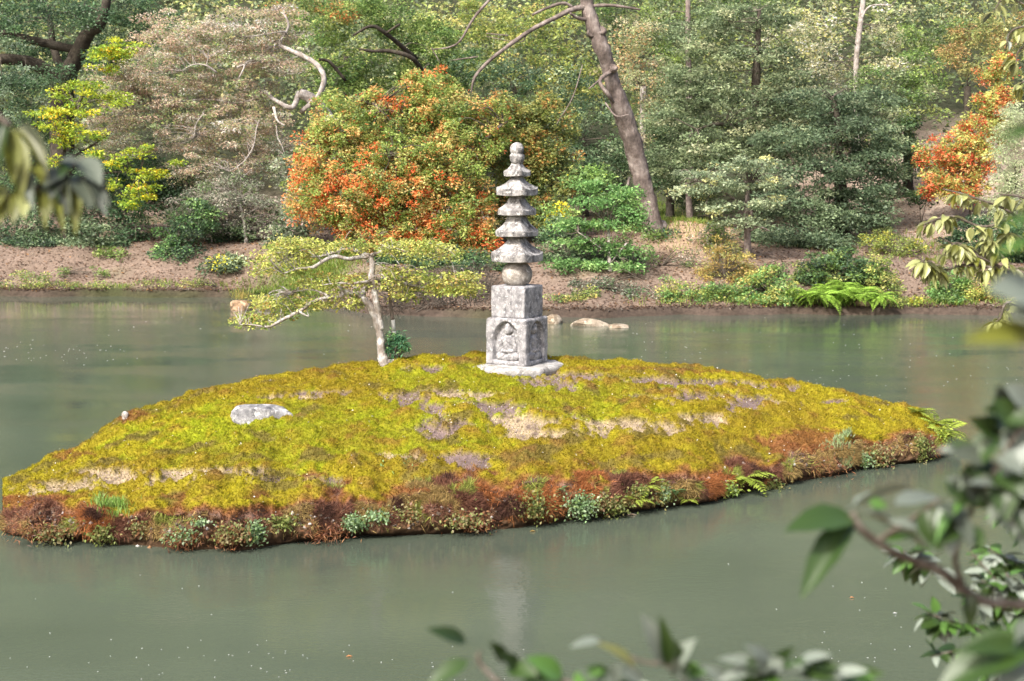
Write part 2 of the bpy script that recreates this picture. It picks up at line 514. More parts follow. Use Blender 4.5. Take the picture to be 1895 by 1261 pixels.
for e in [(985, 783, 75, 15), (1160, 792, 110, 13), (1000, 805, 60, 8), (1310, 775, 60, 6), (430, 880, 70, 12), (330, 884, 90, 12), (200, 880, 90, 13), (110, 898, 60, 8), (560, 737, 60, 5), (740, 848, 60, 5), (870, 735, 80, 5), (45, 905, 35, 8)]:
    straw = np.maximum(straw, ell(*e, 1.0, wob))
bare *= top; straw *= top
redm = np.clip((1 - sst(1.95, 2.12 , TT)) + 0.9 * ell(1490, 825, 95, 32, 0.6, wob) + 0.8 * ell(230, 775, 45, 14, .5, wob) * (IT > 2) + 0.6 * ell(1200, 690, 200, 5, .9, wob)
               + 0.7 * ell(120, 845, 60, 10, .8, wob) + 0.45 * sst(0.25, 0.5, n_mid) * (IT > 2) + 0.9 * ell(60, 925, 90, 10, .5, wob), 0, 1)
lime = np.clip(ell(560, 800, 330, 60, 0.8, wob) + ell(1000, 740, 220, 45, 0.8, wob) + ell(850, 700, 130, 25, .8, wob) + ell(1150, 720, 150, 20, .8, wob), 0, 1)
cov = np.clip(top * (1 - np.maximum(bare, straw)), 0, 1)
# displacement
IP[:, 2] += endw * top * (1 - sst(3.6, 3.9, IT)) * (0.05 * n_lo + 0.075 * n_mid * (0.3 + 0.7 * cov) + 0.040 * n_hi * cov + 0.040 * cov - 0.02)
shift = endw * bank * (0.20 * vn(IP, 1.8, 31, 3) + 0.12 * n_mid + 0.05 * n_hi)
IP[:, 1] += -shift
IP[:, 2] += endw * bank * (0.02 * n_mid + 0.01 * n_hi)
MOSS_L = np.array([0.255, 0.285, 0.012]); MOSS_Y = np.array([0.285, 0.25, 0.012]); MOSS_O = np.array([0.19, 0.12, 0.015]); MOSS_R = np.array([0.20, 0.085, 0.03]); MOSS_D = np.array([0.13, 0.10, 0.03])
SOIL = np.array([0.165, 0.12, 0.108]); STRAW = np.array([0.33, 0.26, 0.17]); EARTH = np.array([0.11, 0.065, 0.035])
def moss_colour(P, lime_, red_, jitter):
    n = np.clip(0.52 + 0.8 * vn(P, 1.6, 41, 3) + 0.55 * vn(P, 9, 43, 2) + jitter, 0, 1)[:, None]
    c = MOSS_Y * (1 - lime_[:, None]) + MOSS_L * lime_[:, None]
    c = c * n + (0.35 * c + 0.65 * MOSS_O) * (1 - n)
    d_ = (sst(0.18, 0.45, vn(P, 3.3, 47, 3)) * 0.75)[:, None]
    c = c * (1 - d_) + MOSS_D * d_
    return c * (1 - red_[:, None]) + MOSS_R * red_[:, None]
mc = moss_colour(IP, lime, redm, 0)
soilc = SOIL * (1 + 0.35 * n_mid[:, None] + 0.25 * n_hi[:, None])
strawc = STRAW * (1 + 0.25 * n_hi[:, None] - 0.2 * n_mid[:, None])
straw_m = (straw * sst(-0.55, 0.25, n_hi + n_mid + 0.35))[:, None]
c = soilc * (1 - straw_m) + strawc * straw_m
c = c * (1 - cov[:, None]) + mc * 0.8 * cov[:, None]
earth = (1 - sst(1.8, 1.95, TT))[:, None]
c = c * (1 - earth) + earth * EARTH * (1 + 0.5 * n_hi[:, None] + 0.5 * n_mid[:, None])
wet = sst(0.10, 0.02, IP[:, 2])[:, None]
c = c * (1 - 0.6 * wet)
ii, jj = np.meshgrid(np.arange(NCOL - 1), np.arange(NROW - 1), indexing='ij')
q = (ii * NROW + jj).ravel()
IF = np.stack([q, q + NROW, q + NROW + 1, q + 1], 1)
caps = [np.arange(NROW)[::-1].reshape(1, -1), (np.arange(NROW) + (NCOL - 1) * NROW).reshape(1, -1)]
me = mesh_np('islet_ground', IP, [IF] + [caps[0], caps[1]], M_SOIL, np.clip(c, 0.005, 1), True)
link('islet_ground', me, kind='structure')
BI = BVHTree.FromPolygons([tuple(v) for v in IP], [tuple(f) for f in IF])
def on_isl(px, py):
    d = (at(px, py, 10) - CAMP).normalized()
    h = BI.ray_cast(CAMP, d)
    return h[0] if h[0] is not None else on_water(px, py)
def isl_drop(x, y):
    h = BI.ray_cast(Vector((x, y, 10)), Vector((0, 0, -1)))
    return h[0] if h[0] is not None else Vector((x, y, 0))

# face normals / areas for scattering
A, B_, C_, D_ = (IP[IF[:, k]] for k in range(4))
fn = np.cross(C_ - A, D_ - B_); fa = np.linalg.norm(fn, axis=1) * 0.5; fn = fn / (2 * fa[:, None] + 1e-9)
if np.mean(fn[:, 2]) < 0: fn = -fn
def scatter_faces(weight, n):
    w = fa * weight; w = np.clip(w, 0, None); w /= w.sum()
    idx = RNG.choice(len(IF), n, p=w)
    u = RNG.random((n, 1)); v = RNG.random((n, 1))
    P_ = A[idx] * (1 - u) * (1 - v) + B_[idx] * u * (1 - v) + C_[idx] * u * v + D_[idx] * (1 - u) * v
    return P_, fn[idx], idx

def blades(P_, N_, length, width, col, lean=0.6, down=0.0):
    """three-cornered blades standing on a surface"""
    n = len(P_)
    d = N_ + RNG.normal(0, lean, (n, 3)); d[:, 2] -= down
    d /= np.linalg.norm(d, axis=1)[:, None]
    s = np.cross(d, RNG.normal(0, 1, (n, 3))); s /= np.linalg.norm(s, axis=1)[:, None] + 1e-9
    L = np.asarray(length)[:, None]; Wd = np.asarray(width)[:, None]
    V = np.stack([P_ - s * Wd / 2 - N_ * 0.004, P_ + s * Wd / 2 - N_ * 0.004, P_ + d * L], 1).reshape(-1, 3)
    Fc = np.arange(3 * n).reshape(-1, 3)
    Cc = np.repeat(col, 3, axis=0)
    return V, Fc, Cc

def fc(v): return v[IF].mean(1)
fcov, fred, flime, fT = fc(cov), fc(redm), fc(lime), fc(IT)
ftop = (fT > 1.55) & (fT < 3.55)
n = 265000
P_, N_, ix = scatter_faces(np.where(ftop, np.clip(fcov * 1.3 - 0.15, 0, 1) + 0.10 * (fT > 2.05), 0), n)
cush = vn(P_, 11, 50, 2)
jit = RNG.normal(0, 0.18, n)
mcol = moss_colour(P_, flime[ix], fred[ix], jit) * (1 + 0.25 * RNG.normal(0, 1, (n, 1)).clip(-2, 2) * 0.6 + 0.38 * cush[:, None])  # cushion tops lighter, gaps darker: relief shading painted into blade colour
L = RNG.uniform(0.012, 0.028, n) * (1 + 0.5 * cush)
V, Fc, Cc = blades(P_, N_, L, RNG.uniform(0.007, 0.014, n), np.clip(mcol, 0.008, 1), 0.55)
link('moss', mesh_np('moss', V, [Fc], M_MOSS, Cc), label='yellow green moss carpet covering the islet', cat='moss', kind='stuff')
# dry grass strands in the pale patches
n = 16000
fstraw, fbare = fc(straw), fc(bare)
P_, N_, ix = scatter_faces(np.where(ftop, fstraw + 0.06 * fbare, 0), n)
sc_ = STRAW * RNG.uniform(0.6, 1.15, (n, 1)) * np.array([1, 0.98, 0.95])
V, Fc, Cc = blades(P_, N_, RNG.uniform(0.015, 0.045, n), RNG.uniform(0.003, 0.006, n), sc_, 1.6)
link('dry_grass', mesh_np('dry_grass', V, [Fc], M_MOSS, Cc), label='pale straw coloured dry grass in the bare patches of the islet', cat='dry grass', kind='stuff')
# dead moss and roots hanging over the bank
n = 75000
fb = (fT > 1.1) & (fT < 2.1) & (fcov < 0.7) 
dens = fc(np.clip(0.35 + 1.2 * vn(IP, 2.6, 61, 2), 0.05, 1) * sst(1.2, 1.7, IT))
P_, N_, ix = scatter_faces(np.where(fb, dens, 0), n)
t = vn(P_, 1.7, 62, 2)[:, None]
t2 = vn(P_, 5, 64, 2)[:, None]
base = np.where(t > 0.25, np.array([0.27, 0.11, 0.04]), np.where(t > -0.05, np.array([0.15, 0.07, 0.045]), np.array([0.25, 0.18, 0.07])))
base = np.where(t2 > 0.32, np.array([0.20, 0.22, 0.05]), np.where(t2 < -0.38, np.array([0.07, 0.035, 0.025]), base))
V, Fc, Cc = blades(P_, N_, RNG.uniform(0.03, 0.09, n), RNG.uniform(0.004, 0.009, n), base * RNG.uniform(0.6, 2.0, (n, 1)), 0.45, 0.5)
link('hanging_roots', mesh_np('hanging_roots', V, [Fc], M_MOSS, Cc), label='rust brown dead moss and roots hanging over the front bank of the islet', cat='roots', kind='stuff')

# ------------------------------------------------------------------ foliage tools
def leaf_quads(C, Dv, Nv, L, Wd, col, fold=0.12):
    """pointed folded leaves: C base, Dv direction, Nv upward normal"""
    n = len(C)
    Dv = Dv / (np.linalg.norm(Dv, axis=1)[:, None] + 1e-9)
    S = np.cross(Dv, Nv); S /= np.linalg.norm(S, axis=1)[:, None] + 1e-9
    N2 = np.cross(S, Dv)
    L = L[:, None]; Wd = Wd[:, None]
    a = C; m = C + Dv * L * 0.48
    b = m + S * Wd / 2 + N2 * L * fold; d = m - S * Wd / 2 + N2 * L * fold
    t = C + Dv * L - N2 * L * fold * 0.8
    V = np.stack([a, b, t, d], 1).reshape(-1, 3)
    Fq = np.arange(4 * n).reshape(-1, 4)
    return V, Fq, np.repeat(col, 4, axis=0)

def pick(palette, n):
    w = np.array([p[1] for p in palette], float); w /= w.sum()
    idx = RNG.choice(len(palette), n, p=w)
    return np.array([p[0] for p in palette])[idx]

def foliage(centers, crad, per, palette, leaf=0.09, aspect=0.5, flat=0.5, upness=0.6, droop=0.0, jitter=0.25, colfn=None, clumpvar=0.22, mixin=0.25, heart=None):
    """leaf clumps around centres; every clump has its own tone"""
    nc = len(centers)
    per = int(per * 1.3)
    base = 1.65 * pick(palette, nc) * (1 + clumpvar * RNG.normal(0, 1, (nc, 1)).clip(-1.6, 1.6))
    if colfn is not None: base = colfn(centers, base)
    idx = np.repeat(np.arange(nc), per)
    n = len(idx)
    o = RNG.normal(0, 1, (n, 3)); o /= np.linalg.norm(o, axis=1)[:, None]
    r = RNG.random((n, 1)) ** 0.45
    cr = (crad * RNG.uniform(0.6, 1.25, nc))[idx][:, None]
    off = o * r * cr; off[:, 2] *= flat
    off[:, 2] += -0.25 * cr[:, 0] * flat * (r[:, 0] ** 2)
    C = centers[idx] + off
    Dv = o + RNG.normal(0, 0.6, (n, 3)); Dv[:, 2] = Dv[:, 2] * 0.5 - droop
    Nv = RNG.normal(0, 0.55, (n, 3)); Nv[:, 2] += upness; Nv += 0.35 * o; Nv[:, 1] -= 0.15
    L = leaf * RNG.uniform(0.6, 1.3, n); Wd = L * aspect * RNG.uniform(0.75, 1.2, n)
    alt = pick(palette, n) * 1.65
    m = (RNG.random(n) < mixin)[:, None]
    col = np.where(m, alt, base[idx]) * (1 + jitter * RNG.normal(0, 1, (n, 1)).clip(-2, 2))
    return leaf_quads(C, Dv, Nv, L, Wd, np.clip(col, 0.004, 0.9))

def ell_centers(ells, spacing=24.0, shell=0.3, layers=1.0):
    """clump centres in ellipsoids given as (px, py, rx_px, ry_px, depth Y, depth half-size m)"""
    out = []
    for (cx, cy, rx, ry, Y, rz) in ells:
        k = max(3, int(layers * 4.6 * rx * ry / spacing ** 2))
        o = RNG.normal(0, 1, (k, 3)); o /= np.linalg.norm(o, axis=1)[:, None]
        r = RNG.random((k, 1)) ** shell
        o = o * r
        rg = 1 + 0.30 * vn(o * 1.0 + cx * .13, 1.6, 5, 2)
        o = o * rg[:, None] + RNG.normal(0, .05, o.shape)
        for a in o:
            p = at(cx + a[0] * rx, cy - a[2] * ry, Y + a[1] * rz)
            out.append(p)
    return np.array([tuple(p) for p in out])

def twig_geo(G, centers, anchor, r0=0.018, n=3, k=0.5, col=(1, 1, 1)):
    """thin branches from anchor points to clump centres"""
    A_ = np.asarray(anchor)
    for c in centers:
        if RNG.random() > k: continue
        d = np.linalg.norm((A_ - c) * np.array([1, 1, 1.7]), axis=1)
        a = A_[d.argmin()]
        if d.min() > 1.3: continue
        m = (a + c) / 2 + RNG.normal(0, 0.10, 3) * np.linalg.norm(c - a) + np.array([0, 0, 0.12 * np.linalg.norm(c - a)])
        q = bez([a, m, c], 3)
        G.tube(q, np.linspace(r0, r0 * 0.35, len(q)), n, col, cap=False)

def tree(name, label, cat, trunk, limbs, ells, palette, bark, leaf=0.09, per=70, spacing=22, crad=0.36, group=None, twigs=0.35,
         layers=1.0, shell=0.3, base=None, twr=0.02, tseg=8, extra=None, seeds=None, **kw):
    """trunk, limbs: lists of (px, py, Y, r_m)"""
    tp = [(*at(p[0], p[1], p[2]), p[3]) for p in trunk]
    if base is not None:
        g = base
        tp = [(g.x, g.y, g.z - 0.15, tp[0][3] * 1.45), (g.x, g.y, g.z + 0.12, tp[0][3] * 1.12)] + tp
    q = bez(tp, 5)
    root = thing(name, label, cat, (q[0][0], q[0][1], q[0][2] + (0.15 if base is not None else 0)), group)
    org = root.location
    G = Geo(); G.tube(q[:, :3], q[:, 3], tseg, rough=0.06 if tseg < 12 else .11)
    link('trunk', G.mesh('trunk', bark, True, org, False), root)
    anchors = [q[len(q) // 2:, :3]]
    if limbs:
        for l in limbs:
            G2 = Geo()
            qq = bez([(*at(p[0], p[1], p[2]), p[3]) for p in l], 5)
            G2.tube(qq[:, :3], qq[:, 3], 7, rough=0.1)
            anchors.append(qq[2:, :3])
            link('limb', G2.mesh('limb', bark, True, org, False), root)
    if ells:
        cs = ell_centers(ells, spacing, shell, layers)
        gz = np.array([ground_z(c[0], c[1]) for c in cs])
        cs[:, 2] = np.maximum(cs[:, 2], gz + 0.12)
        anchors = np.concatenate(anchors)
        if twigs > 0:
            G3 = Geo(); twig_geo(G3, cs, anchors, twr, 3, twigs)
            if G3.n:
                link('twigs', G3.mesh('twigs', M_TWIG if twigs < 0.85 else M_TWIG2, False, org, False), root, kind='stuff')
        V, Fq, Cc = foliage(cs, crad, per, palette, leaf, **kw)
        link('crown', mesh_np('crown', V - np.array(tuple(org)), [Fq], M_LEAF, Cc), root)
    return root

# ------------------------------------------------------------------ stone pagoda
PB = on_isl(957, 684)
PY = PB.y
K_ = (at(958, 684, PY) - at(957, 684, PY)).length          # metres per photo pixel there
def zpx(y): return at(957, y, PY).z
pag = thing('stone_pagoda', 'tall grey stone pagoda with five roofs and a carved base on the mossy islet', 'pagoda', (PB.x, PB.y + 0.12, zpx(686)))
PO = pag.location.copy()
PY2 = PO.y
def hz(y): return at(957, y, PY2).z - PO.z
MPX = PY2 / F * 1.007
ROTP = math.radians(-30)
def rot_pts(V, a=ROTP):
    V = np.asarray(V, float); c, s = math.cos(a), math.sin(a)
    return np.stack([V[:, 0] * c - V[:, 1] * s, V[:, 0] * s + V[:, 1] * c, V[:, 2]], 1)

def sq_ring(h, z, m=10, lift=0.0, rnd=0.92):
    pts = []
    for sd in range(4):
        for k in range(m):
            t = -1 + 2 * k / m
            x, y = [(t, -1), (1, t), (-t, 1), (-1, -t)][sd]
            cn = min(abs(x), abs(y)) ** 3
            f = 1 - (1 - rnd) * min(abs(x), abs(y)) ** 10
            pts.append((x * h * f, y * h * f, z + lift * cn))
    return np.array(pts)

def loft(rings, rotate=True, nz=0.004, seed=0, a=ROTP):
    n = len(rings[0]); V = np.concatenate(rings)
    if rotate: V = rot_pts(V, a)
    V = V + nz * np.stack([vn(V, 9, seed + k, 3) for k in range(3)], 1) * 2
    k = np.arange(n); k2 = (k + 1) % n
    Fq = np.concatenate([np.stack([i * n + k, i * n + k2, (i + 1) * n + k2, (i + 1) * n + k], 1) for i in range(len(rings) - 1)])
    top = np.arange(n)[None] + (len(rings) - 1) * n
    return V, [Fq, top, np.arange(n)[::-1][None]]

def roof(y_top, y_eave_top, y_bot, w_eave, w_top, seed, nxt_w):
    h = w_eave / 1.27 / 2 * MPX; ht = w_top / 1.36 / 2 * MPX
    zb, ze, zt = hz(y_bot), hz(y_eave_top), hz(y_top)
    et = ze - zb
    R = [sq_ring(h * 0.45, zb - 0.004, 10, 0), sq_ring(h * 0.93, zb + 0.004, 10, et * 0.15), sq_ring(h * 0.985, zb + et * 0.10, 10, et * 0.12),
         sq_ring(h * 1.0, zb + et * 0.6, 10, et * 0.25), sq_ring(h * 0.985, ze - et * 0.03, 10, et * 0.4), sq_ring(h * 0.95, ze + et * 0.03, 10, et * 0.38)]
    for s in (0.12, 0.25, 0.4, 0.55, 0.7, 0.85, 1.0):
        hh = ht + (h * 0.95 - ht) * (1 - s) ** 1.5
        R.append(sq_ring(hh, ze + (zt - ze) * s, 10, et * 0.38 * (1 - s) ** 2, 0.94))
    R.append(sq_ring(ht * 0.8, zt + 0.004, 10))
    V, Fs = loft(R, True, 0.004, seed)
    return V, Fs
def add_part(name, VF, mat, smooth=True, label=None):
    V, Fs = VF
    o = link(name, mesh_np(name, V, Fs, mat, None, smooth), pag, label)
    return o
def sharpen(o, ang=40):
    me = o.data
    m = o.modifiers.new('edges', 'EDGE_SPLIT'); m.split_angle = math.radians(ang)
    return o

ROOFS = [(441, 471, 485, 97, 37), (402, 429, 438, 80, 37), (368, 390, 399, 71, 34), (331, 351, 363, 78, 30), (303, 319, 327, 50, 22)]
for i, (yt, ye, yb, we, wt) in enumerate(ROOFS):
    sharpen(add_part('roof', roof(yt, ye, yb, we, wt, 100 + i * 5, 0), M_STONE, True, 'largest and lowest stone roof' if i == 0 else ('smallest and topmost stone roof' if i == 4 else None)), 38)
for (y0, y1, w) in [(404, 397, 34), (370, 361, 31), (333, 325, 27)]:
    h = w / 1.36 / 2 * MPX
    add_part('neck', loft([sq_ring(h, hz(y0) - .004, 6), sq_ring(h * .98, hz(y1) + .004, 6)], True, 0.002, 3), M_STONE, False)
add_part('neck', loft([sq_ring(36 / 2.7 * MPX, hz(442) - .004, 6), sq_ring(35 / 2.7 * MPX, hz(437), 6)], True, 0.002, 3), M_STONE, False)

def lathe(prof, n=28, nz=0.003, seed=0):
    a = np.linspace(0, 2 * math.pi, n, endpoint=False)
    R = [np.stack([np.cos(a) * r, np.sin(a) * r, np.full(n, z)], 1) for r, z in prof]
    return loft(R, False, nz, seed)
def prof_px(lst): return [(r * MPX, hz(y)) for y, r in lst]
add_part('round_body', lathe(prof_px([(528.5, 13), (526, 20), (521, 24.5), (514, 27), (507, 27.8), (500, 27), (494, 24.5), (489, 20), (485.5, 16), (484, 15)]), 32, 0.003, 7), M_STONE_WARM)
fin = add_part('finial', lathe(prof_px([(304, 9), (301, 10.5), (297, 12.4), (290, 13.3), (287, 13.2), (285.5, 11.6), (284, 11.0), (282.5, 12.2), (278, 12.8), (273, 12.4), (269, 10.6), (266, 7.5), (264.6, 4), (264, 0.6)]), 24, 0.004, 9), M_STONE)

def block(w, y0, y1, r, n, nz, seed, niches=False):
    h = w / 2; z0, z1 = hz(y0), hz(y1); H = z1 - z0; hz_ = H / 2
    V = []; Fs = []; cnt = 0
    t = np.linspace(-1, 1, n)
    U, W = np.meshgrid(t, t); U = U.ravel(); W = W.ravel()
    i, j = np.meshgrid(np.arange(n - 1), np.arange(n - 1)); q = (j * n + i).ravel()
    FQ = np.stack([q, q + 1, q + n + 1, q + n], 1)
    one = np.ones_like(U)
    for kf, (a, b, c) in enumerate([(U, -one, W), (one, U, W), (-U, one, W), (-one, -U, W), (U, W, one), (U, -W, -one)]):
        Pf = np.stack([a * h, b * h, c * hz_], 1)
        inner = np.clip(Pf, [-(h - r), -(h - r), -(hz_ - r)], [h - r, h - r, hz_ - r])
        dlt = Pf - inner; dlt /= np.linalg.norm(dlt, axis=1)[:, None] + 1e-9
        Pf = inner + dlt * r
        if niches and kf < 4:
            nrm = np.array([(0, -1, 0), (1, 0, 0), (0, 1, 0), (-1, 0, 0)][kf], float)
            dd = niche_d(U * h, (W + 1) / 2 * H, h, H)
            Pf = Pf - nrm * (0.06 * sst(0.0, 0.018, dd))[:, None]
        V.append(Pf); Fs.append(FQ + cnt); cnt += len(Pf)
    V = np.concatenate(V)
    V = V + nz * np.stack([vn(V, 11, seed + k, 3) for k in range(3)], 1) * 2
    V = rot_pts(V); V[:, 2] += (z0 + z1) / 2
    return V, [np.concatenate(Fs)]
def niche_d(u, v, h, H):
    """signed distance-like value, positive inside a pointed arch"""
    a = 0.66 * h; vb, vs, vt = 0.10 * H, 0.50 * H, 0.93 * H
    side = a - np.abs(u)
    k = np.clip((v - vs) / (vt - vs), 0, 1.2)
    wid = a * np.sqrt(np.clip(1 - np.clip(k, 0, 1) ** 1.9, 0, 1)) 
    d = np.where(v > vs, np.where(k < 1, wid - np.abs(u), -0.05), side)
    return np.minimum(d, np.minimum(v - vb, (vt - v) + 0.004))
BW = 96 * MPX / 1.36
UW = 97 * MPX / 1.36
BASEW = 116 * MPX / 1.36
add_part('upper_block', block(UW, 586.5, 528, 0.022, 34, 0.004, 11), M_STONE2)
add_part('base_block', block(BASEW, 673, 586, 0.028, 56, 0.004, 15, True), M_STONE2, True, 'carved lowest block with an arched niche in each face')
def figure(face, variant):
    h = BASEW / 2; z0, z1 = hz(673), hz(586); H = z1 - z0
    n = 80
    t = np.linspace(-0.66, 0.66, n); s = np.linspace(0.08, 0.92, n)
    U, W = np.meshgrid(t, s); U = U.ravel(); W = W.ravel()
    ht = np.full(len(U), -1.0)
    def e(cx, cy, rx, ry, z, pw=0.38, lift=0.0):
        nonlocal ht
        d = 1 - ((U - cx) / rx) ** 2 - ((W - cy) / ry) ** 2
        ht = np.maximum(ht, np.where(d > 0, lift + z * np.clip(d, 0, 1) ** pw, -1))
    hd = 0.03 if variant == 0 else -0.02
    e(hd, 0.755, 0.185, 0.105, 0.060)
    e(hd, 0.84, 0.13, 0.055, 0.05); e(hd, 0.88, 0.06, 0.035, 0.04)
    e(hd, 0.745, 0.032, 0.035, 0.07); e(hd - .19, .745, .025, .05, .03); e(hd + .19, .745, .025, .05, .03)
    e(hd, 0.655, 0.09, 0.06, 0.022)
    e(0.02, 0.50, 0.32, 0.15, 0.05); e(0.02, 0.40, 0.25, 0.15, 0.05)
    e(-0.25, 0.50, 0.10, 0.12, 0.030); e(0.29, 0.49, 0.10, 0.12, 0.030)
    e(-0.33, 0.38, 0.09, 0.12, 0.030); e(0.36, 0.37, 0.09, 0.12, 0.030)
    e(-0.12, 0.31, 0.20, 0.05, 0.062); e(0.15, 0.31, 0.20, 0.05, 0.062)
    e(0.0, 0.46, 0.07, 0.06, 0.043) if variant == 0 else e(0.0, 0.33, 0.10, 0.05, 0.045)
    e(-0.26, 0.20, 0.32, 0.10, 0.06); e(0.28, 0.20, 0.32, 0.10, 0.06); e(0, 0.17, 0.34, 0.085, 0.062)
    fold = 0.0022 * np.sin((W * 1.0 + 0.35 * np.abs(U)) * 70) * (W < 0.62)
    X = U * h; Z = W * H
    ok = ht > 0
    off = -0.062 + np.where(ok, ht + fold, 0)
    P = [(X, -h - off), (h + off, X), (-X, h + off), (-h - off, -X)][face]
    V = np.stack([P[0], P[1], Z + z0], 1)
    V = V + 0.003 * np.stack([vn(V, 30, 77 + k, 2) for k in range(3)], 1)
    i, j = np.meshgrid(np.arange(n - 1), np.arange(n - 1)); q = (j * n + i).ravel()
    FQ = np.stack([q, q + 1, q + n + 1, q + n], 1)
    FQ = FQ[ok[FQ].any(1)]
    used = np.unique(FQ); mp = -np.ones(len(V), int); mp[used] = np.arange(len(used))
    return rot_pts(V[used]), [mp[FQ]]
for fcn in (0, 1):
    add_part('carved_buddha', figure(fcn, fcn), M_STONE2, True, 'seated buddha relief in the broad front niche' if fcn == 0 else 'seated buddha relief in the narrow shaded niche')
# siddham-like character, dark tubes painting the shade of cut strokes, on the upper block's broad face
G = Geo()
h = UW / 2
zc = (hz(586) + hz(528)) / 2
def glyph(strokes, cx, cz, s, r):
    for st in strokes:
        q = bez([(cx + a * s, -h + 0.001, cz + b * s) for a, b in st], 4)
        q = np.array(q)
        G.tube(rot_pts(q), np.full(len(q), r), 5)
glyph([[(-0.5, 0.9), (-0.2, 0.75), (0.1, 0.95)], [(-0.1, 0.8), (-0.15, 0.2), (-0.45, -0.15)], [(-0.15, 0.3), (0.1, 0.5), (0.15, 0.1), (-0.1, 0.0)],
       [(0.4, 0.95), (0.4, 0.2), (0.38, -0.6)], [(-0.45, -0.2), (0.0, -0.35), (0.1, -0.8)], [(-0.8, 0.5), (-0.75, 0.1), (-0.9, -0.3)]], -0.02, zc + 0.02, 0.075, 0.0035)
m_gl, nt_, bs_ = newmat('incised_shade'); bs_.inputs['Base Color'].default_value = (0.16, 0.15, 0.15, 1); bs_.inputs['Roughness'].default_value = 1
link('carved_character', G.mesh('carved_character', m_gl, False, (0, 0, 0), False), pag)
# base slab, irregular
a = np.linspace(0, 2 * math.pi, 40, endpoint=False)
def slab_ring(k, z, s=0):
    sx = np.sign(np.cos(a)) * np.abs(np.cos(a)) ** 0.55; sy = np.sign(np.sin(a)) * np.abs(np.sin(a)) ** 0.55
    wob = 1 + 0.06 * np.sin(3 * a + 1) + 0.04 * np.sin(7 * a) + s * np.sin(11 * a)
    return np.stack([sx * 0.475 * k * wob - 0.01, sy * 0.46 * k * wob, np.full(40, z)], 1)
zs = hz(672.5)
VF = loft([slab_ring(1.0, zs - 0.13), slab_ring(1.02, zs - 0.03, .02), slab_ring(0.99, zs - 0.008, .02), slab_ring(0.95, zs + 0.004), slab_ring(0.3, zs + 0.006)], True, 0.007, 19, math.radians(-24))
add_part('base_slab', VF, M_SLAB, True)

# ------------------------------------------------------------------ rocks
def rock(name, label, px, py, wpx, hpx, dpt, mat, P0=None, seed=0, group=None, flat=0.0, cat='rock', lean=0.0, sink=0.25):
    p = P0 if P0 is not None else on_water(px, py)
    k = p.y / F
    a_, b_ = np.meshgrid(np.linspace(0, 2 * math.pi, 28, endpoint=False), np.linspace(-math.pi / 2, math.pi / 2, 16))
    D = np.stack([np.cos(a_) * np.cos(b_), np.sin(a_) * np.cos(b_), np.sin(b_)], -1).reshape(-1, 3)
    # facet the stone by clipping against random planes
    rr = np.ones(len(D))
    g = np.random.default_rng(seed)
    for _ in range(16):
        nrm = g.normal(0, 1, 3); nrm /= np.linalg.norm(nrm); dd = g.uniform(0.62, 0.92)
        c = D @ nrm; rr = np.where(c > 0.05, np.minimum(rr, dd / np.maximum(c, 0.05)), rr)
    V = D * rr[:, None]
    V *= (1 + 0.10 * vn(V + seed, 2.2, seed, 3) + 0.05 * vn(V + seed, 6, seed + 4, 2))[:, None]
    V[:, 2] = np.where(V[:, 2] > 0.55 + flat, 0.55 + flat + (V[:, 2] - 0.55 - flat) * 0.5, V[:, 2])
    V = V * np.array([wpx * k / 2, dpt / 2, hpx * k * 1.5])
    V[:, 2] += lean * V[:, 0]
    nA = 28; i, j = np.meshgrid(np.arange(nA), np.arange(15)); q = (j * nA + i).ravel(); q2 = (j * nA + (i + 1) % nA).ravel()
    Fq = np.stack([q, q2, q2 + nA, q + nA], 1)
    o = link(name, mesh_np(name, V, [Fq], mat, None, True), None, label, cat, group, None, (p.x, p.y, p.z - sink * hpx * k * 0.3))
    m = o.modifiers.new('edges', 'EDGE_SPLIT'); m.split_angle = math.radians(32)
    return o
p = on_isl(484, 776); p.y += 0.12
rock('rock', 'flat white and grey rock lying on the moss left of the pagoda', 484, 775, 122, 24, 0.42, M_ROCK, p, 3, lean=-0.02)
p = on_isl(232, 776); p.z += 0.03
rock('round_stone', 'small round grey stone at the back left rim of the islet', 228, 775, 16, 9, 0.1, M_STONE_WARM, p, 5, cat='stone')
rock('shore_rock', 'brown rock with grass on top in the water off the left bank', 446, 573, 44, 19, 0.5, M_ROCK_BROWN, None, 8)
rock('shore_rock', 'smaller tan rock in the water beside the grassy brown one', 492, 570, 40, 15, 0.5, M_ROCK_TAN, None, 9)
rock('shore_rock', 'tan brown rock just right of the pagoda base at the far bank', 1027, 598, 34, 16, 0.5, M_ROCK_TAN, None, 12)
rock('shore_rock', 'large pale flat-topped rock in the water right of the pagoda', 1095, 602, 80, 13, 0.7, M_ROCK_TAN, None, 13, lean=-0.05)
rock('shore_rock', 'small grey rock touching the large pale rock in the water', 1146, 606, 42, 6, 0.4, M_ROCK_TAN, None, 14)
rock('shore_rock', 'purple grey boulder among the ferns at the waterline', 1598, 580, 40, 28, 0.6, M_ROCK_BROWN, None, 17)

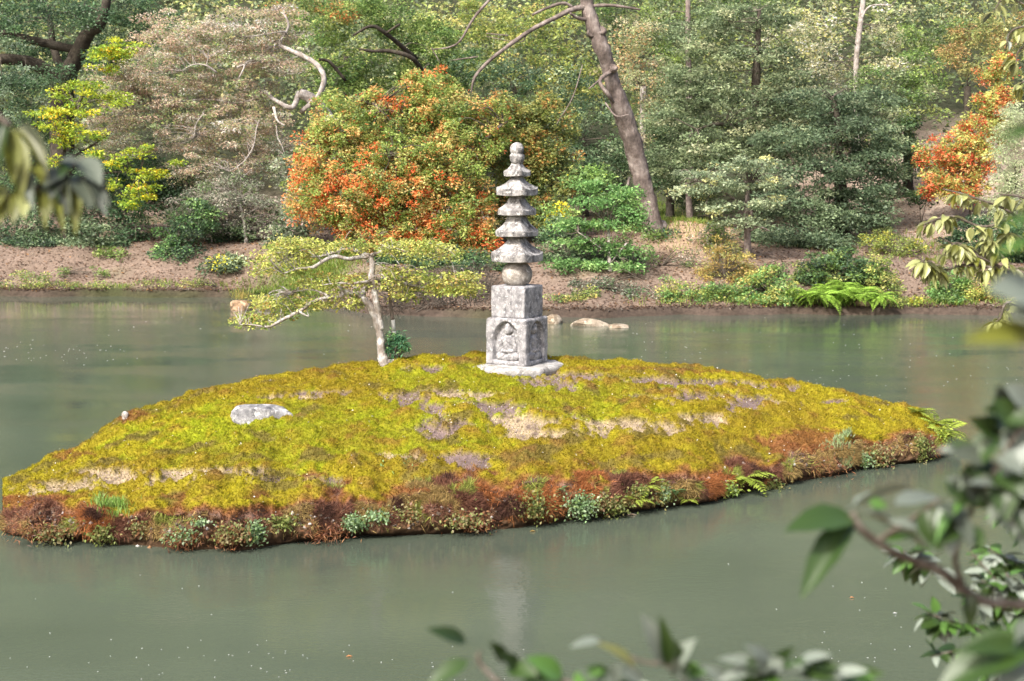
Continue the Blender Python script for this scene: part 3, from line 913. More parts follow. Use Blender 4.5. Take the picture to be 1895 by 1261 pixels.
# pebbles along the islet waterline (too many to count)
G = Geo()
ico = np.array([(0, 0, 1), (.9, 0, .3), (.28, .85, .3), (-.72, .52, .3), (-.72, -.52, .3), (.28, -.85, .3), (0, 0, -.6)])
icf = np.array([(0, 1, 2), (0, 2, 3), (0, 3, 4), (0, 4, 5), (0, 5, 1), (6, 2, 1), (6, 3, 2), (6, 4, 3), (6, 5, 4), (6, 1, 5)])
for k in range(1400):
    px = RNG.uniform(60, 1745); w = on_water(px, ip(FRONT, px))
    y = w.y + RNG.normal(-0.03, 0.09); z = max(isl_drop(w.x, y).z, -0.05)
    if z > 0.25: continue
    s = RNG.uniform(0.008, 0.028)
    cc = pick([((0.28, 0.25, 0.22), 3), ((0.1, 0.08, 0.06), 5), ((0.42, 0.4, 0.38), 1), ((0.22, 0.12, 0.06), 3)], 1)[0]
    G.add(ico * s * RNG.uniform(0.6, 1.3, 3) + np.array([w.x, y, z]), icf, cc)
link('pebbles', G.mesh('pebbles', M_PEBBLE), label='dark wet pebbles along the front waterline of the islet', cat='pebbles', kind='stuff')

# ------------------------------------------------------------------ islet tree
YT = on_isl(709, 676).y
def tz(lst, dy=0.0):
    """zoomed crop coordinates -> photo px with depth and radius"""
    return [(430 + x / 4.032, 430 + y / 4.032, YT + dy + (e[0] if e else 0), r) for (x, y, r, *e) in lst]
def limbgeo(pts, n=5):
    return bez([(*at(p[0], p[1], p[2]), p[3]) for p in pts], n)
tb0 = on_isl(709, 676)
itree = thing('twisted_tree', 'small twisted tree with white lichened branches and sparse yellow green leaves on the islet', 'tree', tb0)
def tpart(name, pts, n=8, mat=M_BARK_LICHEN, rough=0.12):
    q = limbgeo(pts); q[:, 3] *= 0.9 if name == 'trunk' else 1.1; G = Geo(); G.tube(q[:, :3], q[:, 3], n, rough=rough)
    link(name, G.mesh(name, mat, True, tb0, False), itree); return q[:, :3]
anch = []
anch.append(tpart('trunk', tz([(1140, 1010, .085), (1125, 950, .070), (1108, 860, .055), (1105, 790, .052), (1070, 640, .048), (1020, 545, .044), (965, 480, .040)]), 10))
anch.append(tpart('trunk', tz([(1112, 730, .045), (1095, 640, .042), (1078, 550, .042), (1055, 420, .040), (1040, 330, .042), (1044, 230, .040), (1025, 180, .036)]), 10))
LB = [
 [(965, 480, .036), (930, 460, .034), (870, 455, .030, -.05), (820, 430, .026, -.1), (800, 400, .018, -.12)],
 [(820, 440, .024, -.1), (808, 478, .022, -.12), (700, 490, .020, -.15), (600, 520, .020, -.2), (500, 590, .019, -.25), (380, 650, .018, -.25), (270, 705, .013, -.3), (140, 690, .007, -.3), (60, 690, .004, -.3)],
 [(965, 475, .032), (990, 420, .028, .1), (1020, 385, .022, .15)],
 [(955, 480, .02), (930, 430, .014), (905, 410, .009)],
 [(1025, 180, .032), (960, 185, .026), (870, 200, .022, -.1), (770, 180, .022, -.15), (680, 215, .020, -.2), (600, 262, .019, -.2), (490, 272, .013, -.2), (380, 310, .006, -.25)],
 [(1020, 180, .028), (950, 150, .022, .1), (860, 125, .018, .15), (760, 150, .017, .2), (650, 180, .013, .2), (560, 182, .007, .2), (430, 170, .004, .2)],
 [(1030, 180, .026), (1080, 160, .024, .1), (1140, 145, .018, .1), (1230, 180, .013, .15), (1330, 160, .007, .2), (1480, 140, .004, .2)],
 [(1048, 372, .026), (1100, 360, .022, .1), (1160, 350, .018, .15), (1300, 388, .017, .15), (1400, 410, .015, .2), (1520, 400, .011, .2), (1660, 400, .007, .25), (1790, 430, .004, .25)],
 [(1045, 370, .022), (980, 372, .018, -.1), (880, 385, .012, -.15), (790, 380, .008, -.2), (640, 400, .005, -.2)],
 [(1170, 352, .014, .1), (1260, 335, .010, .2), (1420, 320, .007, .3), (1600, 330, .004, .3)],
 [(500, 590, .014, -.25), (530, 612, .010, -.3), (570, 628, .006, -.3), (560, 600, .004, -.3)],
 [(720, 480, .014, -.15), (640, 440, .010, -.1), (560, 430, .006, 0), (430, 450, .004, .1)],
 [(820, 500, .012, -.1), (860, 540, .008, -.1), (820, 590, .004, -.1)],
]
for l in LB: anch.append(tpart('branch', tz(l), 6, M_BARK_LICHEN, 0.18))
A_all = np.concatenate([a_[-6:] for a_ in anch[:2]] + anch[2:])
pads = []
def pad(x0, x1, y0, y1, n, dys=0.35, slope=0.0):
    for _ in range(n):
        x = RNG.uniform(x0, x1); y = RNG.uniform(y0, y1) + slope * (x - (x0 + x1) / 2)
        pads.append(tuple(at(430 + x / 4.032, 430 + y / 4.032, YT + 0.12 + RNG.normal(0, dys * .8))))
pad(300, 1500, 60, 150, 120); pad(170, 560, 150, 310, 62); pad(1100, 1700, 90, 190, 46); pad(340, 700, 40, 130, 20)
pad(1080, 1820, 290, 440, 120, .35, 0.06); pad(520, 1000, 320, 400, 50); pad(1500, 1820, 400, 450, 22)
pad(180, 640, 480, 570, 60); pad(640, 960, 400, 560, 40); pad(40, 300, 610, 700, 34); pad(300, 480, 560, 650, 12); pad(1180, 1400, 420, 500, 14)
pads = np.array(pads)
G3 = Geo(); twig_geo(G3, pads, A_all, 0.006, 3, 0.7)
link('twigs', G3.mesh('twigs', M_BARK_LICHEN, False, tb0, False), itree, kind='stuff')
V, Fq, Cc = foliage(pads, 0.13, 19, [((0.27, 0.29, 0.07), 5), ((0.14, 0.19, 0.04), 3), ((0.34, 0.31, 0.09), 2), ((0.30, 0.20, 0.06), 1)], 0.042, aspect=0.55, flat=0.35, upness=0.7, jitter=0.22)
link('crown', mesh_np('crown', V - np.array(tuple(tb0)), [Fq], M_LEAF, Cc), itree)
# roots at the foot
G = Geo()
for k in range(9):
    an = RNG.uniform(-0.6, 2.6); L = RNG.uniform(0.12, 0.32)
    e = Vector((tb0.x + math.cos(an) * L, tb0.y + math.sin(an) * L * 0.6, 0)); e.z = isl_drop(e.x, e.y).z
    q = bez([tuple(tb0 + Vector((0.01, 0, 0.05))), tuple(tb0.lerp(e, 0.4) + Vector((0, 0, 0.01))), tuple(e + Vector((0, 0, -0.01)))], 4)
    G.tube(q, np.linspace(0.045, 0.012, len(q)), 7, rough=0.15)
link('roots', G.mesh('roots', M_BARK_LICHEN, True, tb0, False), itree)
# thin second stem with a white-painted foot
sb = isl_drop(at(733, 655, YT + 0.25).x, YT + 0.25)
stem = thing('slender_sapling', 'thin straight stem with a white lower end beside the twisted islet tree', 'sapling', sb)
P1 = [tuple(sb + Vector((0, 0, -0.05))), tuple(at(729, 613, sb.y))]
G = Geo(); q = bez(P1, 3); G.tube(q, np.linspace(.026, .024, len(q)), 8, (0.7, 0.7, 0.68)); G.tube(bez([tuple(at(729, 613, sb.y)), tuple(at(727, 592, sb.y))], 2), .0235, 8, (0.66, 0.66, 0.64))
link('white_foot', G.mesh('white_foot', M_WOOD, True, sb), stem)
q = bez([tuple(at(727, 592, sb.y)), tuple(at(724, 575, sb.y)), tuple(at(720, 537, sb.y)), tuple(at(718, 515, sb.y)), tuple(at(722, 495, sb.y))], 4)
G = Geo(); G.tube(q, np.linspace(.023, .010, len(q)), 8)
link('trunk', G.mesh('trunk', M_BARK_BROWN, True, sb, False), stem)
# dark bush at its foot
def bush(name, label, cat, base, ells, palette, leaf=0.09, per=60, spacing=20, crad=0.3, group=None, bark=M_TWIG, k=0.8, r0=0.012, **kw):
    root = thing(name, label, cat, base, group)
    cs = ell_centers(ells, spacing, 0.3)
    gz = np.array([ground_z(c[0], c[1]) if c[1] > 25 else 0 for c in cs])
    cs[:, 2] = np.maximum(cs[:, 2], gz + 0.06)
    G = Geo(); twig_geo(G, cs, np.array([tuple(base)]), r0, 4, k)
    if G.n: link('stems', G.mesh('stems', bark, False, base, False), root, kind='stuff')
    V, Fq, Cc = foliage(cs, crad, per, palette, leaf, **kw)
    link('foliage', mesh_np('foliage', V - np.array(tuple(base)), [Fq], M_LEAF, Cc), root)
    return root
G_DK = [((0.035, 0.075, 0.04), 5), ((0.06, 0.11, 0.05), 3), ((0.1, 0.16, 0.08), 1)]
bb = isl_drop(at(734, 660, YT + 0.05).x, YT + 0.05)
bush('bush', 'dense dark green bush at the foot of the twisted islet tree', 'bush', bb, [(734, 634, 19, 19, YT + 0.05, 0.12)], [((0.035, 0.095, 0.045), 5), ((0.06, 0.14, 0.06), 3), ((0.12, 0.22, 0.07), 1)], 0.06, 34, 8, 0.06, aspect=0.22, flat=1, droop=0.3, r0=0.006)

# ------------------------------------------------------------------ ferns and small plants
def frond_mesh(name, L, w, n, arch, col, seed=0, start=0.12):
    g = np.random.default_rng(seed)
    t = np.linspace(0, 1, n)
    X = L * (t - 0.12 * arch * t * t); Z = L * arch * (0.75 * t - 0.95 * t * t)
    S = np.stack([X, np.zeros(n), Z], 1)
    G = Geo(); G.tube(S, np.linspace(0.010, 0.003, n) * L, 4, np.array(col) * 0.6, cap=False)
    for sgn in (-1, 1):
        tt = t[1:]; ok = tt > start
        C = S[1:][ok]; tt = tt[ok]
        l = w * np.sin(np.clip((tt - start) / (1 - start) * 0.97 + 0.06, 0, 1) ** 0.75 * math.pi) * 0.9 + 0.05 * w
        Dv = np.stack([np.full(len(C), 0.45), np.full(len(C), sgn * 1.0), np.full(len(C), -0.25)], 1) + g.normal(0, 0.06, (len(C), 3))
        Nv = np.tile([0, 0, 1.0], (len(C), 1))
        V, Fq, Cc = leaf_quads(C, Dv, Nv, l, np.full(len(C), L / n * 1.15), np.tile(col, (len(C), 1)) * g.uniform(0.75, 1.25, (len(C), 1)), 0.03)
        G.add(V, Fq, Cc)
    return G.mesh(name, M_FROND)
def fern(label, base, size, col, n=9, group=None, name='fern', spread=(0, 2 * math.pi), meshes=None, tilt=0.0):
    root = thing(name, label, 'fern', base, group)
    if meshes is None:
        meshes = [frond_mesh('frond', 1.0, 0.26, 18, 0.85, np.array(col) * k, s) for k, s in ((0.9, 1), (1.15, 2))]
    for i in range(n):
        an = spread[0] + (spread[1] - spread[0]) * (i + RNG.uniform(-.3, .3)) / n
        o = link('frond', meshes[i % len(meshes)], root)
        s = size * RNG.uniform(0.75, 1.15)
        o.scale = (s, s, s); o.rotation_euler = (RNG.uniform(-.2, .2), -RNG.uniform(-0.25, 0.45) - tilt, an)
    return root
FM = [frond_mesh('frond', 1.0, 0.24, 20, 0.8, np.array([0.26, 0.42, 0.06]) * k, s) for k, s in ((0.85, 1), (1.1, 2), (1.0, 3))]
lab = ['leftmost bright green fern in the clump at the right waterline', 'bright fern with fronds hanging to the water left in the fern clump', 'tall middle bright green fern above the purple boulder', 'bright fern hanging over the purple boulder at the waterline',
       'rightmost small bright fern of the clump at the waterline', 'upper bright green fern at the top of the waterline clump', 'small outlying fern at the left end of the bright clump', 'bright fern in the upper row of the clump, left one', 'bright fern in the upper row of the clump, right one']
for l, (px, py, s) in zip(lab, [(1500, 556, .5), (1522, 566, .55), (1560, 556, .55), (1585, 568, .45), (1622, 568, .4), (1598, 546, .5), (1480, 556, .4), (1545, 536, .5), (1572, 528, .45)]):
    b = at(px, py, 31.2); yy = float(shore_far(b.x)) + 0.12 + (568 - py) * 0.02; g_ = drop(b.x, yy)
    fern(l, Vector((b.x, yy, g_.z + .25)), s * 1.25, None, 18, 'bright ferns at the right waterline', meshes=FM, tilt=-0.25)
FM2 = [frond_mesh('frond', 1.0, 0.30, 12, 0.7, np.array([0.27, 0.34, 0.05]) * k, s) for k, s in ((0.85, 4), (1.1, 5))]
FM3 = [frond_mesh('frond', 1.0, 0.32, 12, 0.6, np.array([0.12, 0.25, 0.09]) * k, s) for k, s in ((0.85, 6), (1.1, 7))]
isl_ferns = [
 ('yellow green fern on top of the right tip of the islet', 1700, 762, 0.24, FM2, 12), ('pale fern spilling over the right end of the islet', 1728, 785, 0.30, FM2, 14), ('outermost fern leaning over the water at the islet tip', 1748, 800, 0.30, FM2, 14),
 ('bright yellow green fern growing out of the front bank right of centre', 1378, 885, 0.34, FM2, 14), ('second bright fern at the foot of the bank right of centre', 1352, 906, 0.16, FM2, 6), ('blue green fern low on the front bank', 1250, 908, 0.17, FM3, 8),
 ('thin upright fern on the bank edge left of the blue green fern', 1195, 900, 0.24, FM2, 7), ('small dark fern low on the bank between rust brown roots', 1438, 898, 0.12, FM3, 7), ('small green fern on the front bank below the pagoda', 1035, 905, 0.12, FM3, 6), ('thin fern on the bank edge below the grey soil patch', 1178, 925, 0.17, FM2, 6),
 ('green fern hanging near the waterline under the right bank', 1272, 925, 0.15, FM2, 6)]
for l, px, py, s, ms, n in isl_ferns:
    p = on_isl(px, py); p.y -= 0.015
    fern(l, p, s, None, n, 'small ferns on the islet', meshes=ms)

# clumps of small herbs on the islet bank
def herb(label, px, py, rpx, hpx, palette, leaf=0.022, n=160, name='herb_clump', cat='plant', group='herb clumps on the islet bank', upright=False, aspect=0.6):
    p = on_isl(px, py); k = p.y / F
    n = int(n)
    off = RNG.normal(0, 0.45, (n, 3)) * np.array([rpx * k, rpx * k * 0.6, hpx * k])
    C = np.array(tuple(p)) + off
    if upright:
        C[:, 2] = p.z + 0.0; C[:, 1] = p.y + off[:, 1]
        C[:, 2] = [isl_drop(c[0], c[1]).z - 0.01 for c in C]
        Dv = RNG.normal(0, 0.33, (n, 3)); Dv[:, 2] = 1
    else:
        C[:, 1] -= 0.03 + 0.03 * RNG.random(n)
        Dv = RNG.normal(0, 1, (n, 3)); Dv[:, 1] -= 0.8; Dv[:, 2] += 0.1
    Nv = RNG.normal(0, .5, (n, 3)); Nv[:, 2] += 0.7; Nv[:, 1] -= 0.6
    L = leaf * RNG.uniform(0.6, 1.3, n)
    V, Fq, Cc = leaf_quads(C, Dv, Nv, L, L * aspect, pick(palette, n) * RNG.uniform(0.7, 1.3, (n, 1)))
    V = V - np.array(tuple(p))
    root = thing(name, label, cat, p, group)
    link('foliage', mesh_np('foliage', V, [Fq], M_LEAF, Cc), root)
    return root
BLUEG = [((0.22, 0.34, 0.16), 4), ((0.34, 0.44, 0.26), 2), ((0.16, 0.24, 0.07), 2)]
OLIVE = [((0.20, 0.24, 0.06), 4), ((0.30, 0.26, 0.10), 2), ((0.14, 0.18, 0.05), 3)]
PALEY = [((0.30, 0.26, 0.12), 3), ((0.22, 0.25, 0.08), 4), ((0.25, 0.12, 0.05), 3)]
for (l, px, py, r, hh, pal, n) in [
    ('blue green herb clump low on the left bank below the moss rim', 475, 982, 20, 24, BLUEG, 190), ('pale green herbs at the foot of the left bank', 340, 990, 34, 16, BLUEG, 130),
    ('round blue green herb patch on the bank left of centre', 655, 965, 26, 16, BLUEG, 200), ('sparse herbs beside the round herb patch', 700, 955, 26, 14, BLUEG, 110),
    ('green herbs under the rim below the small white rock', 372, 965, 18, 8, BLUEG, 60), ('olive herbs spread over the bank below the pagoda', 985, 935, 40, 26, OLIVE, 260),
    ('light green herbs low on the bank below the pagoda', 1075, 935, 34, 26, BLUEG, 260), ('olive herbs at the waterline right of the pagoda', 1135, 935, 30, 22, OLIVE, 200),
    ('yellow olive herbs between the two thin ferns', 1180, 910, 24, 18, OLIVE, 140), ('pale dry herbs on the bank near the right tip', 1620, 845, 34, 26, PALEY, 340),
    ('green herbs at the waterline under the pale slope', 1600, 850, 16, 16, BLUEG, 120), ('olive green bush of herbs on the dark right tip', 1700, 830, 24, 26, OLIVE, 360),
    ('tan herbs along the foot of the bank left of centre', 860, 960, 50, 18, PALEY, 220), ('tan dry herbs on the middle bank', 760, 950, 40, 16, PALEY, 140), ('rust and olive herbs above the left waterline', 430, 985, 34, 22, PALEY, 260),
    ('yellow green herbs massed on the outer end of the islet', 1742, 812, 16, 20, [((0.34, 0.40, 0.05), 3), ((0.22, 0.30, 0.05), 3)], 200), ('dark green herbs hanging low under the outer end', 1765, 826, 12, 16, G_DK + [((0.12, 0.2, 0.05), 3)], 120),
    ('olive herbs at the waterline between the bright fern and the red mound', 1420, 898, 30, 16, OLIVE, 160), ('green herbs on the bank just left of the blue green fern', 1225, 912, 20, 20, OLIVE + BLUEG, 150), ('bright herbs around the foot of the bright bank fern', 1345, 905, 24, 18, [((0.28, 0.36, 0.06), 3), ((0.18, 0.26, 0.07), 3)], 110),
    ('rusty dry herbs low on the bank below the grey soil patch', 1110, 930, 30, 16, PALEY, 200), ('tawny herbs hanging over the waterline at the left tip', 100, 985, 40, 18, PALEY, 200), ('olive herbs under the moss rim below the round white rock', 520, 965, 34, 16, OLIVE, 180),
    ('olive herbs on the far left bank', 190, 985, 30, 20, OLIVE, 150), ('small pale herbs beside the far left herbs', 260, 975, 22, 16, PALEY, 90)]:
    herb(l, px, py, r, hh, pal, 0.032, int(n * 2.2))
herb('tuft of fresh bright green grass at the left end of the islet', 208, 937, 36, 10, [((0.19, 0.33, 0.06), 4), ((0.28, 0.38, 0.10), 2)], 0.09, 420, 'grass_tuft', 'grass', None, True, 0.07)
herb('patch of pale grey green grass on the slope near the right tip', 1570, 835, 38, 18, [((0.24, 0.33, 0.14), 4), ((0.34, 0.40, 0.22), 2)], 0.06, 1100, 'grass_tuft', 'grass', None, True, 0.12)
herb('few pale green sprouts in the moss below the centre', 745, 862, 60, 6, [((0.3, 0.5, 0.2), 1)], 0.035, 14, 'sprouts', 'plant', None, True, 0.5)
# rust coloured mounds of dead moss on the bank
for (l, px, py, r, hh) in [('rust brown mound of dead moss at the left waterline', 60, 975, 60, 26), ('round rust brown moss mound on the left bank', 340, 995, 40, 18), ('rust moss mound below the left moss rim', 425, 992, 34, 22),
                          ('rust brown moss mound left of centre at the waterline', 600, 985, 48, 18), ('red brown moss mound on the right bank under the slope', 1520, 860, 60, 26), ('tawny moss mound at the middle waterline', 880, 970, 40, 14)]:
    herb(l, px, py, r, hh, [((0.24, 0.09, 0.035), 4), ((0.34, 0.17, 0.07), 2), ((0.12, 0.045, 0.025), 2)], 0.05, 420, 'moss_mound', 'dead moss', 'rust brown moss mounds on the bank', False, 0.13)

G = Geo()
P_, N_, ix = scatter_faces(np.where(ftop, fbare + .5 * fstraw, 0), 1500)
for p_ in P_:
    G.add(ico * RNG.uniform(0.004, 0.014) * RNG.uniform(.6, 1.3, 3) + p_ + np.array([0, 0, .003]), icf, pick([((0.2, 0.15, 0.13), 4), ((0.12, 0.08, 0.06), 3), ((0.4, 0.36, 0.33), 2), ((0.2, 0.2, 0.03), 1)], 1)[0])
link('soil_crumbs', G.mesh('soil_crumbs', M_PEBBLE), label='soil crumbs and grit in the bare patches of the islet', cat='soil', kind='stuff')
# little pale flecks (petals and dead leaves) on the moss and on the water
n = 420
P_, N_, ix = scatter_faces(np.where(ftop, 1.0, 0), n)
D_ir = RNG.normal(0, 1, (n, 3)); D_ir[:, 2] *= 0.3
V, Fq, Cc = leaf_quads(P_ + N_ * 0.022, D_ir, N_ + RNG.normal(0, .3, (n, 3)), RNG.uniform(0.012, 0.03, n), RNG.uniform(0.008, 0.02, n), pick([((0.75, 0.72, 0.66), 4), ((0.45, 0.28, 0.15), 2), ((0.5, 0.48, 0.3), 2)], n))
link('fallen_petals', mesh_np('fallen_petals', V, [Fq], M_LEAF, Cc), label='tiny pale petals and leaf bits scattered over the moss', cat='petals', kind='stuff')
C = []
for (cx, cy, sx, sy, m) in [(60, 655, 90, 12, 60), (420, 600, 200, 30, 30), (1440, 705, 120, 12, 50), (1150, 650, 200, 20, 30), (1540, 1230, 70, 20, 24), (400, 1235, 160, 22, 46), (1550, 1130, 120, 60, 14), (860, 1240, 60, 20, 12), (300, 1120, 300, 60, 10), (1250, 640, 260, 20, 40), (1700, 690, 120, 30, 20)]:
    for _ in range(m):
        w = on_water(RNG.normal(cx, sx), RNG.normal(cy, sy)); C.append((w.x, w.y, 0.004))
C = np.array(C); n = len(C)
sc_f = np.clip(C[:, 1] / 14, 0.6, 2)
D_ir = RNG.normal(0, 1, (n, 3)); D_ir[:, 2] = 0
V, Fq, Cc = leaf_quads(C, D_ir, np.tile([0, 0, 1.0], (n, 1)), RNG.uniform(0.010, 0.028, n) * sc_f, RNG.uniform(0.008, 0.02, n) * sc_f, np.tile([0.8, 0.8, 0.78], (n, 1)), 0.0)
link('floating_petals', mesh_np('floating_petals', V, [Fq], M_LEAF, Cc), label='tiny white petals and froth floating on the pond', cat='petals', kind='stuff')
for (l, px, py, colr, s) in [('orange fallen leaf floating on the water at the bottom left of centre', 640, 1217, (0.6, 0.26, 0.1), 0.045), ('orange fallen leaf floating in front of the right islet bank', 1572, 1108, (0.6, 0.3, 0.14), 0.045),
                            ('tan leaf floating against the front of the right bank', 1160, 955, (0.6, 0.45, 0.35), 0.1), ('white leaf floating on the water at the lower right', 1652, 1137, (0.75, 0.75, 0.72), 0.04), ('dark yellow leaf floating near the middle bank', 980, 985, (0.45, 0.3, 0.1), 0.06)]:
    w = on_water(px, py); w.z = 0.006
    V, Fq, Cc = leaf_quads(np.zeros((1, 3)), np.array([[1, .3, 0.05]]), np.array([[0, 0, 1.]]), np.array([s]), np.array([s * .5]), np.array([colr]))
    link('floating_leaf', mesh_np('floating_leaf', V, [Fq], M_LEAF, Cc), None, l, 'leaf', 'leaves floating on the pond', None, w)

# ------------------------------------------------------------------ trees beyond the pond
GRN_GREY = [((0.11, 0.145, 0.075), 5), ((0.18, 0.215, 0.115), 3), ((0.065, 0.09, 0.045), 3), ((0.28, 0.29, 0.17), 1)]
GRN_MID = [((0.11, 0.17, 0.045), 5), ((0.17, 0.23, 0.06), 3), ((0.065, 0.115, 0.035), 3), ((0.27, 0.30, 0.09), 1)]
GRN_DARK = [((0.045, 0.085, 0.04), 5), ((0.07, 0.12, 0.05), 3), ((0.12, 0.17, 0.09), 1), ((0.03, 0.05, 0.03), 2)]
GRN_BLUE = [((0.075, 0.11, 0.06), 5), ((0.12, 0.16, 0.085), 3), ((0.045, 0.068, 0.036), 2), ((0.22, 0.26, 0.15), 1)]
GRN_YEL = [((0.24, 0.27, 0.07), 4), ((0.34, 0.33, 0.10), 3), ((0.15, 0.20, 0.05), 3), ((0.45, 0.36, 0.12), 1)]
GRN_LIME = [((0.20, 0.26, 0.03), 5), ((0.32, 0.34, 0.03), 3), ((0.15, 0.23, 0.03), 3), ((0.5, 0.33, 0.02), 1)]
GRN_FRESH = [((0.11, 0.21, 0.065), 5), ((0.19, 0.29, 0.10), 3), ((0.07, 0.14, 0.045), 3)]
PINKTAN = [((0.33, 0.31, 0.26), 4), ((0.33, 0.23, 0.17), 6), ((0.27, 0.25, 0.14), 4), ((0.46, 0.33, 0.26), 3), ((0.20, 0.26, 0.11), 4), ((0.13, 0.11, 0.08), 1), ((0.5, 0.47, 0.40), 2)]
GREYISH = [((0.3, 0.27, 0.22), 2), ((0.17, 0.19, 0.14), 4), ((0.24, 0.24, 0.19), 3), ((0.12, 0.14, 0.09), 3), ((0.34, 0.28, 0.25), 1)]
ORANGE = [((0.48, 0.13, 0.05), 1), ((0.17, 0.23, 0.06), 5), ((0.50, 0.22, 0.08), 1), ((0.32, 0.32, 0.10), 3)]

def G_at(px, Y, dy=0):
    p = at(px, 400, Y); return drop(p.x, p.y)

# far hillside wood that reads as one mass
cs = []
for _ in range(3800):
    x = RNG.uniform(-30, 32); y = RNG.uniform(46.5, 73)
    if abs(x) > 0.36 * y + 6: continue
    z = ground_z(x, y) + RNG.uniform(0.2, 6.0) * (0.5 + 0.5 * vn(np.array([[x * .35, y * .35, 0]]), 1, 3)[0] + 0.5)
    cs.append((x, y, z))
cs = np.array(cs)
V, Fq, Cc = foliage(cs, 1.0, 28, GRN_GREY + [((0.20, 0.24, 0.07), 5), ((0.3, 0.28, 0.12), 2)], 0.2, aspect=0.5, flat=0.6)
cs = []
while len(cs) < 2600:
    x = RNG.uniform(-62, 62); y = RNG.uniform(70, 125)
    if abs(x) > 0.45 * y + 8: continue
    cs.append((x, y, ground_z(x, y) + RNG.uniform(0.5, 7.5)))
V2, Fq2, Cc2 = foliage(np.array(cs), 2.2, 20, GRN_GREY + [((0.20, 0.24, 0.07), 3)], 0.75, aspect=0.55, flat=0.7)
Fq = np.concatenate([Fq, Fq2 + len(V)]); V = np.concatenate([V, V2]); Cc = np.concatenate([Cc, Cc2])
link('distant_woods', mesh_np('distant_woods', V, [Fq], M_LEAF, Cc), label='mixed green wood covering the hillside behind all the trees', cat='woods', kind='stuff')

YB = 'trees on the hillside behind the pond'
# dark oak, upper left
tree('oak_tree', 'dark spreading tree with a forked mossy trunk in the upper left corner', 'tree',
     [(115, 280, 44, .36), (115, 186, 44, .34), (115, 152, 44, .36)],
     [[(112, 155, 44, .32), (84, 128, 43.8, .22), (34, 111, 43.5, .18), (-40, 108, 43.2, .15)], [(120, 150, 44, .3), (145, 95, 43.8, .24), (165, 60, 43.6, .2), (185, 44, 43.4, .17), (200, -10, 43.4, .12)],
      [(140, 92, 43.9, .14), (100, 84, 43.7, .13), (44, 71, 43.5, .13), (0, 60, 43.4, .1)], [(120, 140, 44.2, .16), (100, 90, 44.6, .12), (90, 20, 45, .08)]],
     [(60, 20, 150, 45, 44.5, 1.6), (30, 165, 80, 45, 46, 1), (40, 260, 80, 60, 46.5, 1), (200, 20, 90, 50, 45, 1.2), (180, 110, 50, 50, 46, .8), (60, 88, 90, 22, 45.6, .5), (250, 50, 70, 60, 45.5, 1), (60, 135, 90, 26, 43, .5), (130, 20, 70, 30, 43, .5), (20, 60, 60, 30, 43, .4), (180, 100, 26, 26, 43, .3)],
     GRN_DARK + [((0.2, 0.26, 0.18), 1)], M_BARK_DARK, group=YB, base=G_at(118, 44), per=60)
tree('grey_green_tree', 'pale grey green tree behind the forked dark trunk at the left edge', 'tree', [(-10, 300, 48, .15), (0, 200, 48, .1)], [],
     [(20, 240, 90, 100, 48, 1), (20, 120, 60, 60, 48.5, 1)], GRN_BLUE + [((0.28, 0.33, 0.27), 3)], M_BARK_DARK, group=YB, base=G_at(-10, 48))
# yellow green maple sprigs under it
mp = tree('maple_tree', 'young maple with flat sprays of lime green leaves under the dark forked tree', 'tree',
     [(120, 400, 39, .07), (118, 320, 38.8, .06), (120, 250, 38.6, .05), (140, 200, 38.4, .03)],
     [[(120, 300, 38.8, .04), (170, 270, 38.3, .03), (200, 250, 38, .015)], [(119, 250, 38.6, .03), (80, 230, 38.2, .015)], [(119, 340, 38.9, .035), (200, 320, 38.2, .025), (260, 320, 37.8, .012)]],
     [(85, 210, 40, 14, 38.2, .5), (150, 205, 50, 14, 38.2, .5), (110, 235, 50, 12, 38, .5), (160, 250, 40, 12, 38, .5), (115, 265, 30, 10, 38, .5), (150, 170, 60, 22, 38.7, .4), (200, 110, 36, 24, 39.2, .4), (210, 90, 50, 20, 39.2, .4),
      (225, 300, 34, 12, 37.6, .4), (260, 280, 30, 12, 37.8, .4), (262, 320, 30, 14, 37.6, .4), (265, 350, 24, 22, 37.5, .3), (215, 340, 18, 14, 37.6, .3), (300, 320, 20, 14, 37.7, .3), (180, 285, 26, 10, 37.8, .3), (325, 305, 14, 12, 37.7, .3), (250, 370, 30, 16, 37.4, .3), (215, 180, 30, 14, 38.4, .3), (90, 300, 26, 12, 38, .3)],
     GRN_LIME, M_BARK_DARK, leaf=0.08, crad=0.24, per=34, spacing=14, base=G_at(120, 39), flat=0.28, aspect=0.6, twigs=0.4, clumpvar=.2)

